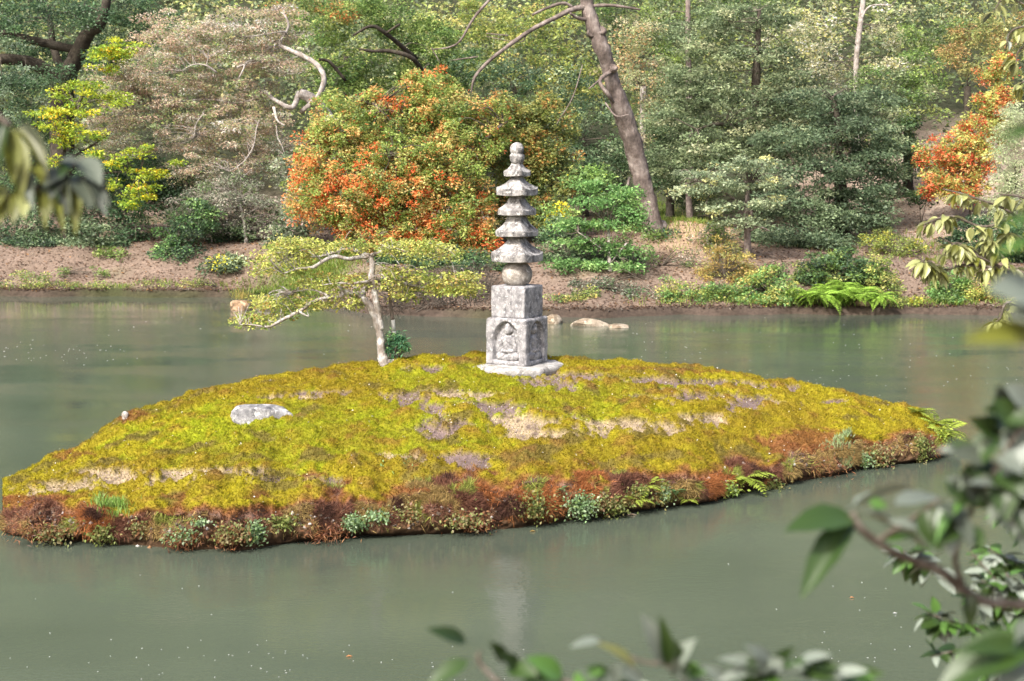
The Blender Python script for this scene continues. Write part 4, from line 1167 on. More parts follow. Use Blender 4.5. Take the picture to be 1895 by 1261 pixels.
# pink-tan sprawling tree
PK = 40.0
def pk(lst): return [(x / 2.961, y / 2.961, PK + (e[0] if e else 0), r) for (x, y, r, *e) in lst]
_pk = pk
def pk(lst): return [(a, b, c, d * (.5 + .22 * min(1, d / .1))) for a, b, c, d in _pk(lst)]
pink = tree('sprawling_tree', 'wide sprawling tree with pinkish tan foliage and pale twisted limbs left of the orange one', 'tree',
     [(650, 400, PK + .5, .2), (630, 300, PK + .3, .2), (612, 230, PK, .18), (598, 206, PK, .17), (574, 182, PK - .1, .16), (554, 172, PK - .2, .13)],
     [pk([(1650, 615, .11), (1740, 535, .11, -.4), (1775, 430, .105, -.5), (1725, 345, .1, -.4), (1600, 280, .09, -.3), (1535, 240, .075, -.2), (1580, 150, .06, -.2), (1560, 85, .045, -.2), (1520, 60, .03)]),
      pk([(1640, 510, .13), (1600, 590, .10, -.3), (1500, 545, .085, -.3), (1450, 505, .08, -.3), (1400, 540, .06), (1300, 565, .05), (1150, 545, .05), (1000, 555, .045), (860, 560, .03), (700, 590, .02)]),
      pk([(1530, 235, .06, -.2), (1560, 175, .04, -.3), (1450, 190, .03, -.4), (1340, 200, .03, -.5), (1320, 150, .02, -.5)]),
      pk([(1420, 660, .03, -.9), (1405, 710, .028, -1), (1390, 800, .026, -1), (1350, 870, .024, -1), (1300, 915, .02, -1), (1255, 940, .01, -1)]),
      pk([(1300, 915, .018, -1), (1330, 975, .012, -1)]), pk([(1515, 690, .028, -.9), (1520, 750, .026, -1), (1545, 800, .024, -1), (1565, 865, .012, -1)]),
      pk([(1300, 370, .05, -.9), (1340, 360, .035, -1), (1310, 430, .04, -1)]), pk([(1190, 400, .05, -.9), (1130, 360, .04, -1), (1060, 355, .025, -1), (990, 390, .012, -1)]), pk([(1130, 360, .025, -1), (1140, 320, .015, -1)]),
      pk([(1120, 620, .02, -1), (1075, 680, .02, -1), (1065, 750, .012, -1)]), pk([(1500, 590, .07, -.5), (1520, 660, .05, -.8), (1560, 690, .03, -.9)]),
      pk([(1320, 970, .02, -1), (1310, 1080, .02, -1), (1240, 1150, .016, -1), (1180, 1160, .01, -1)]), pk([(1310, 1080, .018, -1), (1390, 1140, .014, -1), (1380, 1190, .01, -1)]), pk([(1330, 1000, .018, -1), (1380, 1060, .01, -1)])],
     [(330, 55, 85, 48, PK, .8), (430, 60, 100, 50, PK, .9), (500, 110, 60, 50, PK, .8), (300, 120, 90, 60, PK, 1), (420, 130, 110, 60, PK + .2, 1), (230, 160, 70, 36, PK, .7), (300, 190, 120, 40, PK, .9), (440, 210, 90, 50, PK, 1),
      (215, 225, 60, 26, PK - .2, .6), (300, 245, 110, 36, PK - .2, .9), (215, 275, 55, 22, PK - .3, .5), (400, 270, 90, 36, PK, .9), (500, 240, 60, 60, PK, .8), (370, 310, 60, 40, PK - .1, .6), (470, 300, 60, 36, PK, .6), (520, 60, 60, 50, PK + .5, .7)],
     PINKTAN, M_BARK_PALE, leaf=0.072, aspect=0.34, per=92, spacing=18, crad=0.3, layers=.85, twigs=0.9, twr=0.012, base=G_at(655, PK + .5), droop=0.12, flat=0.32, mixin=0.5, upness=.5, clumpvar=.32)
tree('bare_twig_bush', 'tangle of grey bare twigs and small dull leaves hanging below the pinkish tree', 'bush', [(455, 440, 38.8, .05), (450, 400, 38.8, .045), (440, 370, 38.8, .04)], [],
     [(430, 370, 90, 45, 39, .7), (480, 400, 70, 45, 39, .6), (395, 410, 55, 34, 38.8, .5), (540, 300, 50, 60, 39.5, .4), (530, 400, 40, 40, 39.2, .4), (350, 400, 50, 50, 38.8, .5)],
     GREYISH + [((0.13, 0.19, 0.08), 4)], M_BARK_PALE, leaf=0.07, aspect=0.35, per=55, crad=0.28, spacing=16, twigs=1.0, twr=0.013, base=G_at(455, 38.8), droop=.2)

# orange berry tree
def orange_col(cs_, base):
    px, py = to_px(cs_)
    n = len(cs_)
    red = np.clip(0.62 - (px - 520) / 800 + (py - 270) / 420 + 0.7 * vn(cs_, 1.4, 91, 2), 0, 1)
    r1 = RNG.random(n)
    col = pick([((0.17, 0.235, 0.055), 4), ((0.26, 0.30, 0.085), 3), ((0.10, 0.15, 0.045), 2)], n)
    redc = np.where(RNG.random((n, 1)) < 0.6, np.array([0.56, 0.125, 0.04]), np.array([0.56, 0.21, 0.07]))
    orc = np.where(RNG.random((n, 1)) < 0.5, np.array([0.48, 0.27, 0.10]), np.array([0.38, 0.32, 0.12]))
    m1 = (r1 < 0.46 * red)[:, None]; m2 = ((r1 > 0.46 * red) & (r1 < 0.46 * red + 0.2))[:, None]
    col = np.where(m1, redc, np.where(m2, orc, col))
    return 1.65 * col * (1 + 0.2 * RNG.normal(0, 1, (n, 1)).clip(-1.5, 1.5))
tree('orange_berry_tree', 'large round tree thick with orange red berries and green leaves behind the pagoda', 'tree',
     [(745, 470, 36.5, .2), (748, 400, 36.5, .17), (750, 300, 36.5, .12)],
     [[(745, 330, 36.3, .08), (735, 300, 35.8, .07), (720, 288, 35.2, .05)], [(750, 380, 36.5, .1), (640, 300, 36, .06), (600, 260, 36, .03)], [(750, 380, 36.5, .1), (850, 300, 36, .06), (930, 230, 36, .03)], [(690, 190, 36, .03), (705, 205, 35.9, .03)]],
     [(650, 240, 75, 75, 36.3, .8), (730, 230, 80, 70, 36.3, .9), (800, 190, 75, 60, 36.3, .9), (600, 290, 60, 60, 36, .8), (580, 370, 62, 55, 35.8, .8), (660, 360, 90, 80, 35.6, 1), (750, 330, 90, 90, 35.6, 1), (700, 430, 90, 40, 35.5, .8), (820, 300, 80, 90, 35.8, 1),
      (830, 410, 70, 70, 35.6, .8), (880, 390, 40, 80, 35.6, .7), (890, 460, 36, 45, 35.4, .5), (780, 160, 40, 30, 36.5, .4), (880, 240, 70, 70, 36.3, .8), (790, 460, 60, 36, 35.4, .5)],
     ORANGE, M_BARK_BROWN, leaf=0.074, per=54, crad=0.19, spacing=12, colfn=orange_col, base=G_at(745, 36.5), mixin=0.22, flat=0.8, aspect=0.5, layers=0.9)
def orange_col2(cs_, base):
    n = len(cs_)
    return pick([((0.48, 0.25, 0.08), 1.5), ((0.25, 0.29, 0.09), 5), ((0.37, 0.34, 0.11), 2), ((0.15, 0.21, 0.08), 4)], n) * (1 + 0.15 * RNG.normal(0, 1, (n, 1)).clip(-1.5, 1.5))
tree('yellow_orange_tree', 'yellow green tree flecked with orange just behind the pagoda top', 'tree', [(985, 400, 38, .14), (985, 330, 38, .1)], [],
     [(940, 220, 60, 50, 37.6, .7), (1000, 250, 70, 70, 37.6, .8), (950, 300, 70, 70, 37.4, .8), (1030, 320, 50, 60, 37.4, .6), (960, 390, 60, 50, 37, .6), (1020, 400, 50, 40, 36.8, .5), (930, 185, 25, 22, 37.6, .3), (1010, 190, 35, 24, 37.8, .3)],
     GRN_YEL, M_BARK_BROWN, leaf=0.085, per=46, crad=0.21, spacing=13, colfn=orange_col2, base=G_at(985, 38), mixin=0.2, flat=0.8)

# green trees behind
tree('evergreen_tree', 'mid green broad tree with dark crooked limbs above the orange berry tree', 'tree', [(800, 260, 43.5, .2), (780, 160, 43.5, .15)],
     [[(790, 150, 43, .09), (764, 109, 42, .07), (723, 95, 41.9, .06), (690, 95, 41.8, .05), (665, 91, 41.7, .03)], [(770, 110, 43, .08), (714, 62, 42, .06), (686, 49, 41.8, .05), (653, 66, 41.7, .03)], [(714, 62, 42, .04), (740, 45, 41.8, .03)],
      [(640, 150, 42, .05), (610, 115, 41.8, .05), (590, 110, 41.7, .04)]],
     [(600, 40, 70, 45, 43.5, 1), (690, 25, 80, 35, 43.5, 1), (620, 130, 60, 60, 43.5, .8), (760, 55, 80, 40, 43.8, 1), (830, 90, 70, 60, 44, 1), (700, 130, 80, 45, 44.2, .8), (800, 150, 70, 40, 43.8, .8), (600, 190, 50, 30, 43, .5)],
     GRN_MID, M_BARK_DARK, group=YB, base=G_at(800, 43.5), per=80)
tree('red_tipped_tree', 'small tree with reddish tips at the top edge left of the dark crooked limbs', 'tree', [(640, 200, 46, .1), (640, 100, 46, .07)], [],
     [(650, 20, 40, 26, 43.0, .4), (560, 15, 60, 25, 44, .5)], [((0.45, 0.16, 0.06), 2), ((0.3, 0.24, 0.08), 3), ((0.18, 0.2, 0.07), 4)], M_BARK_DARK, group=YB, base=G_at(640, 46), leaf=.08)
tree('yellow_green_tree', 'loose yellow green tree at the top centre behind the leaning trunk limb', 'tree', [(950, 260, 46, .14), (950, 150, 46, .1)], [],
     [(880, 40, 60, 45, 46, 1), (950, 50, 70, 45, 46, 1), (1030, 50, 60, 45, 46.2, 1), (920, 130, 60, 40, 46, 1), (1000, 130, 60, 40, 46, 1), (1060, 150, 50, 60, 46.5, 1)],
     GRN_YEL + [((0.12, 0.17, 0.06), 3)], M_BARK_DARK, group=YB, base=G_at(950, 46), per=70, mixin=.4)
tree('dark_green_tree', 'dark green tree between the yellow orange tree and the leaning trunk', 'tree', [(1080, 330, 42, .14), (1080, 260, 42, .1)], [],
     [(1050, 170, 50, 50, 43, .8), (1085, 240, 60, 60, 42, .9), (1110, 320, 55, 50, 41, .7), (1060, 310, 50, 50, 41, .7), (950, 150, 60, 35, 43, .5), (870, 120, 50, 30, 43, .5)],
     GRN_DARK + GRN_BLUE, M_BARK_DARK, group=YB, base=G_at(1080, 42), per=70)
tree('orange_flecked_tree', 'pale tree with orange flecks right behind the leaning trunk top', 'tree', [(1190, 300, 45, .12), (1190, 160, 45, .1)], [],
     [(1180, 60, 50, 50, 45, .8), (1195, 150, 40, 60, 45, .8), (1210, 210, 40, 60, 44.5, .7), (1150, 120, 40, 60, 45.5, .7)],
     [((0.4, 0.24, 0.12), 2), ((0.26, 0.28, 0.14), 5), ((0.34, 0.30, 0.20), 3), ((0.16, 0.2, 0.1), 3)], M_BARK_PALE, group=YB, base=G_at(1190, 45), per=60, leaf=.075, twigs=.8, mixin=.4)

# leaning bare trunk
lean_pts = [(1211, 432, 36.8, .27), (1197, 370, 36.7, .25), (1182, 310, 36.6, .235), (1172, 270, 36.5, .24), (1160, 232, 36.4, .235), (1146, 190, 36.3, .235), (1133, 152, 36.2, .19), (1124, 118, 36.1, .185), (1112, 85, 36, .20), (1100, 55, 36, .185), (1090, 25, 36, .17), (1084, -5, 36, .15), (1078, -40, 36, .13)]
lt = tree('leaning_tree', 'bare purple grey trunk with cut knots leaning left over the far bank', 'tree', lean_pts,
     [[(1092, 12, 36, .08), (1060, 18, 35.8, .07), (1030, 32, 35.6, .06), (980, 58, 35.3, .055), (935, 90, 35.1, .05), (900, 118, 35, .045), (878, 145, 35, .035), (872, 172, 35, .02)],
      [(1085, 12, 36, .05), (1130, 10, 35.9, .04), (1186, 18, 35.8, .025)], [(1060, 14, 35.8, .04), (1042, 6, 35.7, .04), (1010, 16, 35.6, .035), (985, 28, 35.5, .03)],
      [(1135, 130, 36, .06), (1110, 150, 35.7, .05), (1125, 175, 35.6, .05), (1135, 190, 35.8, .04)], [(1110, 148, 35.7, .03), (1090, 165, 35.5, .02)], [(1078, 120, 35.6, .012), (1060, 180, 35.5, .014), (1030, 230, 35.4, .01)],
      [(1120, 190, 35.8, .02), (1140, 215, 35.6, .02), (1165, 212, 35.5, .012)], [(1098, 38, 36, .06), (1070, 34, 35.8, .045), (1055, 25, 35.6, .03)],
      [(915, -10, 35.5, .04), (878, 32, 35.4, .035), (852, 75, 35.3, .028), (830, 88, 35.3, .02), (798, 92, 35.3, .012)], [(798, 88, 35.3, .014), (808, 105, 35.3, .012), (815, 118, 35.3, .008)],
      [(940, 66, 35.2, .02), (900, 62, 35.2, .012)], [(975, 60, 35.3, .02), (962, 78, 35.2, .012), (900, 68, 35.2, .008)], [(885, 105, 35, .02), (850, 110, 35, .014), (835, 112, 35, .008)],
      [(1165, 330, 36.2, .04), (1160, 345, 36, .03), (1150, 350, 36, .01)]],
     [], None, M_BARK_BROWN, tseg=14, base=drop(at(1213, 440, 36.9).x, 36.9))
for (px, py, r, dx) in [(1112, 58, .17, .10), (1135, 127, .13, .12), (1095, 62, .15, -.1), (1128, 122, .2, 0)]:
    p = at(px, py, 35.93 if dx else 36.25)
    V, Fs = lathe([(r * .95, -.10), (r * 1.05, 0), (r * .95, .07), (r * .75, .10), (r * .6, .085), (0.02, .075)], 12, .012, 5)
    M_ = Matrix.Rotation(math.radians(72), 4, 'X') if not dx else Matrix.Rotation(math.radians(60 if dx > 0 else 75), 4, Vector((1, 0, 0))) @ Matrix.Rotation(math.radians(40 if dx > 0 else -40), 4, 'Z')
    V = np.array([tuple(M_ @ Vector(v)) for v in V]) * 0.8
    link('knot', mesh_np('knot', V + np.array(tuple(p - lt.location)), Fs, M_BARK_BROWN, None, True), lt)

# big grey-green evergreens right of centre
tree('tall_evergreen', 'tall grey green evergreen with layered branches right of the leaning trunk', 'tree', [(1400, 380, 41, .22), (1395, 250, 41, .18), (1400, 130, 41, .12), (1405, 20, 41, .06)],
     [[(1396, 270, 41, .1), (1440, 275, 40, .07), (1490, 300, 39.5, .04)], [(1396, 240, 41, .08), (1330, 230, 40, .05), (1290, 240, 39.6, .02)]],
     [(1300, 70, 70, 40, 41.5, 1.2), (1380, 30, 80, 40, 41.5, 1.2), (1300, 150, 80, 32, 41, 1.2), (1400, 110, 90, 30, 41, 1.2), (1270, 225, 70, 30, 40.5, 1.1), (1380, 190, 110, 30, 40.5, 1.3), (1470, 160, 60, 40, 41, 1), (1300, 270, 80, 28, 40, 1),
      (1420, 240, 90, 26, 40, 1.2), (1240, 300, 55, 32, 39.6, .8), (1330, 290, 80, 22, 39.7, .9), (1400, 290, 60, 22, 39.6, .8), (1262, 190, 50, 60, 42.4, .8), (1480, 210, 60, 40, 40.6, .8)],
     GRN_GREY, M_BARK_DARK, group=YB, base=G_at(1400, 41), per=90, flat=.35, crad=.4, spacing=20)
tree('wide_evergreen', 'wide dark blue green evergreen sweeping down to the bank right of the small pale tree', 'tree', [(1560, 440, 38.6, .2), (1555, 340, 38.6, .16), (1550, 230, 38.6, .1), (1540, 180, 38.6, .06)],
     [[(1555, 330, 38.6, .08), (1500, 310, 37.8, .06), (1440, 320, 37.3, .03)]],
     [(1520, 190, 70, 28, 39, 1.2), (1570, 240, 80, 28, 38.8, 1.2), (1480, 260, 80, 26, 38.4, 1.2), (1600, 300, 60, 28, 38.6, 1), (1510, 315, 100, 26, 38, 1.3), (1570, 365, 80, 26, 38, 1.1), (1450, 370, 70, 30, 37.4, 1), (1530, 405, 90, 24, 37.4, 1.1), (1440, 440, 80, 26, 36.6, .9), (1520, 450, 60, 20, 36.6, .7), (1620, 400, 34, 30, 37.6, .5), (1620, 260, 50, 36, 39.5, .8), (1645, 330, 40, 40, 39.5, .7), (1600, 200, 60, 36, 40, .8)],
     GRN_BLUE, M_BARK_DARK, base=G_at(1560, 38.6), per=90, flat=.32, crad=.4, spacing=17)
tree('small_pale_tree', 'small grey green tree with a bare brown stem standing on the bank before the evergreens', 'tree',
     [(1383, 480, 34.4, .10), (1383, 430, 34.4, .085), (1382, 395, 34.4, .08), (1384, 340, 34.4, .04)],
     [[(1386, 425, 34.4, .05), (1390, 400, 34.3, .045), (1388, 380, 34.3, .04)], [(1388, 428, 34.3, .025), (1405, 420, 34.1, .02), (1425, 428, 34, .01)], [(1382, 385, 34.4, .03), (1330, 350, 34.2, .02), (1290, 335, 34, .01)]],
     [(1310, 325, 60, 13, 34.4, .7), (1390, 305, 60, 14, 34.4, .7), (1290, 355, 55, 13, 34.2, .6), (1350, 345, 70, 13, 34.2, .6), (1430, 335, 40, 14, 34.3, .6), (1330, 385, 50, 14, 34.1, .5), (1420, 375, 36, 14, 34.1, .5), (1370, 410, 50, 10, 34.1, .4)],
     [((0.19, 0.23, 0.14), 4), ((0.27, 0.31, 0.19), 3), ((0.12, 0.16, 0.09), 3), ((0.34, 0.33, 0.14), 1)], M_BARK_BROWN, leaf=.075, per=50, spacing=13, crad=.23, base=G_at(1383, 34.4), flat=.3)
tree('bright_sapling', 'bright fresh green sapling on the bank just right of the pagoda', 'tree', [(1130, 530, 32.9, .05), (1128, 480, 33, .045), (1126, 420, 33.2, .03)],
     [[(1128, 490, 33, .02), (1160, 450, 32.8, .015)], [(1127, 470, 33, .02), (1070, 430, 32.8, .012)]],
     [(1120, 375, 60, 14, 33.4, .5), (1150, 355, 36, 14, 33.6, .4), (1060, 415, 46, 13, 33.2, .5), (1140, 415, 55, 13, 33.2, .5), (1100, 450, 70, 12, 33, .5), (1165, 465, 40, 12, 32.9, .4), (1060, 490, 50, 12, 32.7, .4), (1140, 500, 50, 12, 32.7, .4), (1090, 345, 36, 14, 33.8, .4), (1170, 390, 26, 14, 33.3, .3)],
     GRN_FRESH, M_BARK_PALE, leaf=.085, per=42, spacing=13, crad=.24, base=G_at(1130, 32.9), flat=.35, twigs=.4)
bush('bush', 'dark shaded bush under the bright sapling behind the pagoda', 'bush', G_at(1060, 33.8), [(1050, 500, 50, 36, 34, .6), (1100, 480, 60, 30, 34.2, .5), (1030, 450, 36, 50, 34.5, .5), (1160, 510, 40, 26, 33.6, .4)], GRN_DARK + GRN_BLUE, per=50, spacing=16)
bush('bush', 'bush flecked with yellow flowers behind the pagoda roofs', 'bush', G_at(1050, 34.8), [(1040, 400, 34, 30, 35.3, .4), (1090, 330, 40, 24, 36, .4)], [((0.6, 0.48, 0.02), 1), ((0.12, 0.2, 0.06), 4), ((0.2, 0.3, 0.08), 2)], per=40, spacing=15, mixin=.1)
# red shrub, right
tree('red_berry_tree', 'small tree covered in vivid orange red berries near the right edge', 'tree', [(1800, 360, 40, .1), (1795, 300, 40, .08)], [],
     [(1745, 285, 48, 40, 39.6, .6), (1790, 300, 60, 55, 39.6, .7), (1820, 240, 45, 45, 39.8, .6), (1730, 340, 30, 30, 39.2, .4), (1780, 350, 50, 30, 39.2, .5), (1850, 190, 30, 45, 40, .5), (1845, 130, 36, 36, 40.3, .4), (1820, 190, 22, 24, 40, .3)],
     [((0.46, 0.10, 0.045), 3), ((0.46, 0.18, 0.07), 3), ((0.24, 0.27, 0.08), 8), ((0.45, 0.40, 0.12), 2)], M_BARK_BROWN, leaf=.085, per=46, crad=.18, spacing=12, base=G_at(1800, 40), mixin=.3, flat=.8)
tree('pale_leaf_tree', 'pale yellowish grey tree with a thin pale trunk at the top right', 'tree', [(1586, 250, 46, .1), (1584, 130, 46, .09), (1590, 60, 46, .09), (1600, -20, 46, .08)],
     [[(1592, 40, 46, .04), (1610, 12, 45.8, .03), (1650, 10, 45.6, .02)]],
     [(1460, 50, 60, 45, 46, 1), (1530, 40, 50, 36, 46.6, 1), (1500, 110, 60, 36, 46, 1), (1650, 50, 50, 45, 46.4, 1), (1640, 110, 50, 30, 46.2, .8), (1560, 130, 30, 30, 46.8, .5)],
     [((0.30, 0.30, 0.17), 4), ((0.42, 0.40, 0.28), 3), ((0.16, 0.2, 0.1), 3), ((0.5, 0.44, 0.15), 1), ((0.52, 0.5, 0.44), 1)], M_BARK_PALE, group=YB, base=G_at(1586, 46), leaf=.085, per=56, mixin=.5, twigs=.6)
tree('mixed_green_tree', 'mid green tree above the gap between the wide evergreen and the red berry tree', 'tree', [(1680, 330, 43, .16), (1680, 200, 43, .1)], [],
     [(1630, 160, 60, 40, 43, 1), (1690, 200, 50, 46, 42.6, .9), (1720, 60, 60, 50, 44.5, 1), (1650, 250, 45, 45, 42.4, .7), (1700, 130, 60, 40, 43.4, 1)],
     GRN_MID + GRN_GREY, M_BARK_DARK, group=YB, base=G_at(1680, 43), per=80)
tree('olive_brown_tree', 'olive and rusty tree at the right above the red berries', 'tree', [(1790, 250, 43, .12), (1790, 160, 43, .1)], [],
     [(1780, 110, 50, 36, 43, .8), (1800, 60, 60, 40, 44, .9), (1850, 60, 50, 50, 43.6, .8)],
     [((0.26, 0.17, 0.07), 3), ((0.2, 0.2, 0.07), 4), ((0.14, 0.17, 0.06), 3)], M_BARK_DARK, group=YB, base=G_at(1790, 43), per=70, leaf=.08)
tree('feathery_tree', 'feathery pale grey green tree at the right edge beside the red berries', 'tree', [(1885, 430, 36, .09), (1880, 350, 36, .07)], [],
     [(1865, 290, 34, 60, 36.2, .5), (1885, 360, 40, 60, 36, .5), (1880, 220, 30, 40, 36.4, .4), (1850, 390, 36, 30, 36, .4)],
     [((0.30, 0.33, 0.20), 4), ((0.2, 0.25, 0.13), 3), ((0.4, 0.4, 0.26), 1)], M_BARK_PALE, leaf=.07, aspect=.28, per=70, crad=.25, spacing=14, base=G_at(1885, 36), droop=.3)
tree('back_evergreen', 'mid green tree at the top edge between the leaning trunk and the pale tree', 'tree', [(1276, 260, 46, .12), (1274, 120, 46, .1), (1273, 0, 46, .08)], [],
     [(1230, 50, 50, 50, 47, 1), (1320, 10, 70, 36, 47, 1), (1420, 10, 60, 30, 47, 1), (1250, 130, 50, 50, 46.6, 1), (1140, 15, 50, 30, 47, 1)], GRN_MID + GRN_GREY, M_BARK_BROWN, group=YB, base=G_at(1276, 46), per=80)
tree('gap_evergreen', 'dark evergreen filling the shade behind the leaning trunk foot', 'tree', [(1240, 370, 41.5, .12), (1240, 300, 41.5, .1)], [],
     [(1225, 330, 50, 40, 41.5, .8), (1240, 260, 50, 50, 42, .9), (1150, 380, 45, 30, 39.5, .5), (1290, 350, 50, 40, 41, .8), (1140, 300, 30, 60, 40.5, .5)], GRN_DARK + GRN_GREY, M_BARK_DARK, group=YB, base=G_at(1240, 41.5), per=80)
tree('stub_tree', 'short dark tree stem beside the grass behind the bare mound', 'tree', [(1277, 410, 39.2, .10), (1275, 375, 39.2, .09), (1272, 330, 39.2, .07)], [], [(1275, 335, 45, 20, 39.3, .5)], GRN_GREY, M_BARK_BROWN, base=G_at(1277, 39.2), per=50)

# left bank bushes
LBs = [
 ('dark green bush at the left edge of the far bank', 40, 39.0, [(30, 420, 70, 46, 39.2, .8), (60, 460, 60, 28, 38.6, .6)], GRN_DARK + GRN_BLUE),
 ('blue green bush on the left bank, second from the left edge', 175, 38.4, [(165, 450, 50, 36, 38.4, .6), (140, 410, 50, 40, 39, .6)], GRN_BLUE),
 ('dark bush with light tips behind the blurred leaves on the left bank', 250, 39.0, [(235, 400, 45, 50, 39.4, .6), (215, 450, 40, 24, 38.4, .5)], GRN_DARK),
 ('green layered bush left of the grey twigs on the bank', 330, 37.6, [(330, 430, 50, 22, 37.8, .6), (325, 470, 46, 20, 37.4, .5), (370, 400, 50, 26, 38, .6), (320, 490, 24, 12, 37.2, .3)], GRN_FRESH + GRN_DARK + GRN_DARK),
 ('low blue green bush near the water left of the brown rock', 415, 36.6, [(412, 500, 34, 26, 36.6, .4), (425, 480, 20, 20, 36.8, .3)], GRN_BLUE + [((0.5, 0.42, 0.04), 1)]),
 ('dark hollow bush under the pinkish tree', 430, 39.2, [(420, 430, 60, 30, 39.4, .6), (330, 350, 60, 50, 40.4, .7), (260, 340, 70, 50, 40.6, .7), (60, 350, 90, 50, 40.6, .7), (170, 340, 60, 60, 41, .6)], GRN_DARK),
 ('small light green bush on the leaf litter of the left bank', 205, 37.4, [(205, 470, 26, 12, 37.4, .3)], GRN_MID),
 ('grey green bush between the pinkish and the orange trees', 560, 38.0, [(560, 330, 40, 60, 38.6, .5), (545, 400, 40, 40, 38.2, .5), (520, 440, 36, 20, 37.8, .4)], GREYISH + GRN_BLUE),
 ('dark leafy bush under the orange berry tree', 860, 33.6, [(800, 520, 60, 26, 33.8, .5), (860, 500, 60, 40, 33.8, .5), (740, 500, 60, 30, 34.4, .5), (900, 530, 50, 26, 33.0, .4)], GRN_DARK + [((0.2, 0.24, 0.07), 2)]),
 ('small dark bush at the foot of the leaning trunk', 1222, 36.2, [(1220, 432, 24, 18, 36.2, .3)], GRN_DARK + GRN_MID),
 ('dark bush closing the shade left of the red berry tree', 1680, 42.0, [(1685, 290, 34, 50, 42, .6), (1670, 250, 40, 40, 42.2, .6)], GRN_DARK + GRN_BLUE),
 ('leafy bush on the right flank of the bare mound', 1320, 35.4, [(1318, 440, 34, 22, 35.4, .4), (1345, 465, 22, 14, 35, .3)], GRN_MID + GREYISH),
 ('tiny dark bush under the red berry tree', 1705, 40.0, [(1705, 365, 20, 16, 39.6, .3)], GRN_DARK),
]
for l, px, Y, el, pal in LBs:
    bush('bush', l, 'bush', G_at(px, Y), el, pal, per=64, spacing=17, group='bushes on the far bank')
RBs = [
 ('yellow orange shrub on the bank below the small pale tree', 1345, 32.8, [(1345, 515, 50, 24, 32.9, .4), (1350, 480, 30, 16, 33.2, .3)], [((0.26, 0.18, 0.06), 4), ((0.30, 0.24, 0.07), 3), ((0.17, 0.18, 0.06), 4)], .055, 34),
 ('light green plant at the waterline left of the yellow shrub', 1245, 31.8, [(1242, 550, 22, 18, 31.7, .3)], GRN_YEL + GRN_FRESH, .06, 34),
 ('low green plants at the waterline under the yellow shrub', 1300, 31.8, [(1300, 560, 40, 14, 31.6, .3), (1340, 562, 40, 12, 31.6, .3)], GRN_YEL + GRN_MID + GRN_FRESH, .06, 40),
 ('bright green leafy plants at the waterline left of the ferns', 1430, 31.9, [(1415, 548, 42, 20, 31.8, .3), (1450, 565, 34, 12, 31.5, .3), (1400, 570, 30, 8, 31.4, .2)], GRN_FRESH + GRN_YEL, .07, 40),
 ('dark green bush above the bright ferns', 1530, 32.6, [(1525, 515, 50, 20, 32.6, .4), (1560, 500, 40, 14, 32.9, .4), (1600, 520, 30, 16, 32.4, .3)], GRN_DARK + GRN_MID, .07, 50),
 ('yellow green bush right of the ferns', 1630, 32.2, [(1630, 525, 26, 20, 32.2, .3), (1640, 560, 22, 18, 31.7, .3)], GRN_MID + GRN_YEL, .06, 44),
 ('yellow flowering weeds on the flat ground behind the ferns', 1660, 35.5, [(1655, 470, 44, 13, 35.5, .5), (1630, 455, 30, 10, 36, .4)], [((0.26, 0.25, 0.04), 2), ((0.15, 0.19, 0.05), 5)], .06, 36),
 ('rounded fresh green bush at the right waterline', 1758, 32.0, [(1755, 548, 34, 22, 32, .4), (1750, 570, 26, 12, 31.6, .3)], GRN_FRESH + GRN_MID, .07, 46),
 ('yellow leaved sprig by the water between the ferns and the rounded bush', 1700, 31.7, [(1700, 575, 12, 10, 31.5, .15)], [((0.32, 0.30, 0.03), 4), ((0.2, 0.24, 0.05), 3)], .06, 30),
 ('yellowish plants at the far right waterline', 1820, 31.9, [(1815, 560, 26, 22, 31.8, .3), (1860, 565, 30, 20, 31.8, .3)], GRN_YEL + [((0.45, 0.25, 0.08), 2)], .06, 40),
 ('dark small shrub on the right bank above the rounded bush', 1725, 33.0, [(1728, 520, 18, 13, 33, .25)], GRN_BLUE, .06, 44),
 ('dark shrub in the shade under the drooping leaves at the right', 1830, 34.5, [(1800, 460, 50, 24, 35, .4), (1870, 465, 40, 26, 34.6, .4)], GRN_DARK, .08, 50),
 ('loose green shrub halfway up the bank right of the yellow shrub', 1440, 32.9, [(1440, 520, 34, 12, 32.9, .3)], GRN_MID + GRN_FRESH, .06, 36),
 ('thin pale green sprouts on the slope below the leaning trunk', 1225, 33.6, [(1200, 500, 12, 12, 33.2, .2), (1275, 490, 14, 14, 33.4, .2)], GRN_MID + GREYISH, .05, 22),
 ('dull green undergrowth on the shaded slope under the bright sapling', 1110, 31.8, [(1110, 545, 50, 8, 31.9, .3), (1180, 560, 30, 6, 31.7, .2)], GRN_DARK + GREYISH, .06, 26),
 ('yellow brown weeds at the waterline under the purple boulder side', 1660, 31.4, [(1660, 575, 16, 8, 31.4, .2)], GRN_YEL, .05, 26),
 ('low green plants at the foot of the bank behind the pagoda base', 1060, 31.4, [(1050, 575, 30, 8, 31.2, .2), (1085, 560, 26, 8, 31.4, .2)], GRN_MID + GRN_YEL, .05, 30),
 ('small yellow tipped weeds at the water left of the brown rock', 400, 35.6, [(330, 535, 60, 5, 35.5, .1), (150, 538, 80, 4, 35.5, .1), (60, 528, 50, 8, 35.6, .15)], GRN_MID + GRN_YEL, .05, 26),
 ('small green plant on the leaf litter of the left bank', 120, 36.6, [(115, 515, 10, 7, 36.4, .1), (180, 515, 14, 6, 36.4, .1)], GRN_MID, .06, 26),
]
for l, px, Y, el, pal, lf, per in RBs:
    el = [(a, b - 12, c * 1.25, d * (1.9 if c < 55 else 1.2), e, f * 1.4) for a, b, c, d, e, f in el]
    bush('bush', l, 'bush', G_at(px, Y), el, pal, leaf=lf, per=per, spacing=12, crad=.17, group='plants along the far shore', flat=.5)
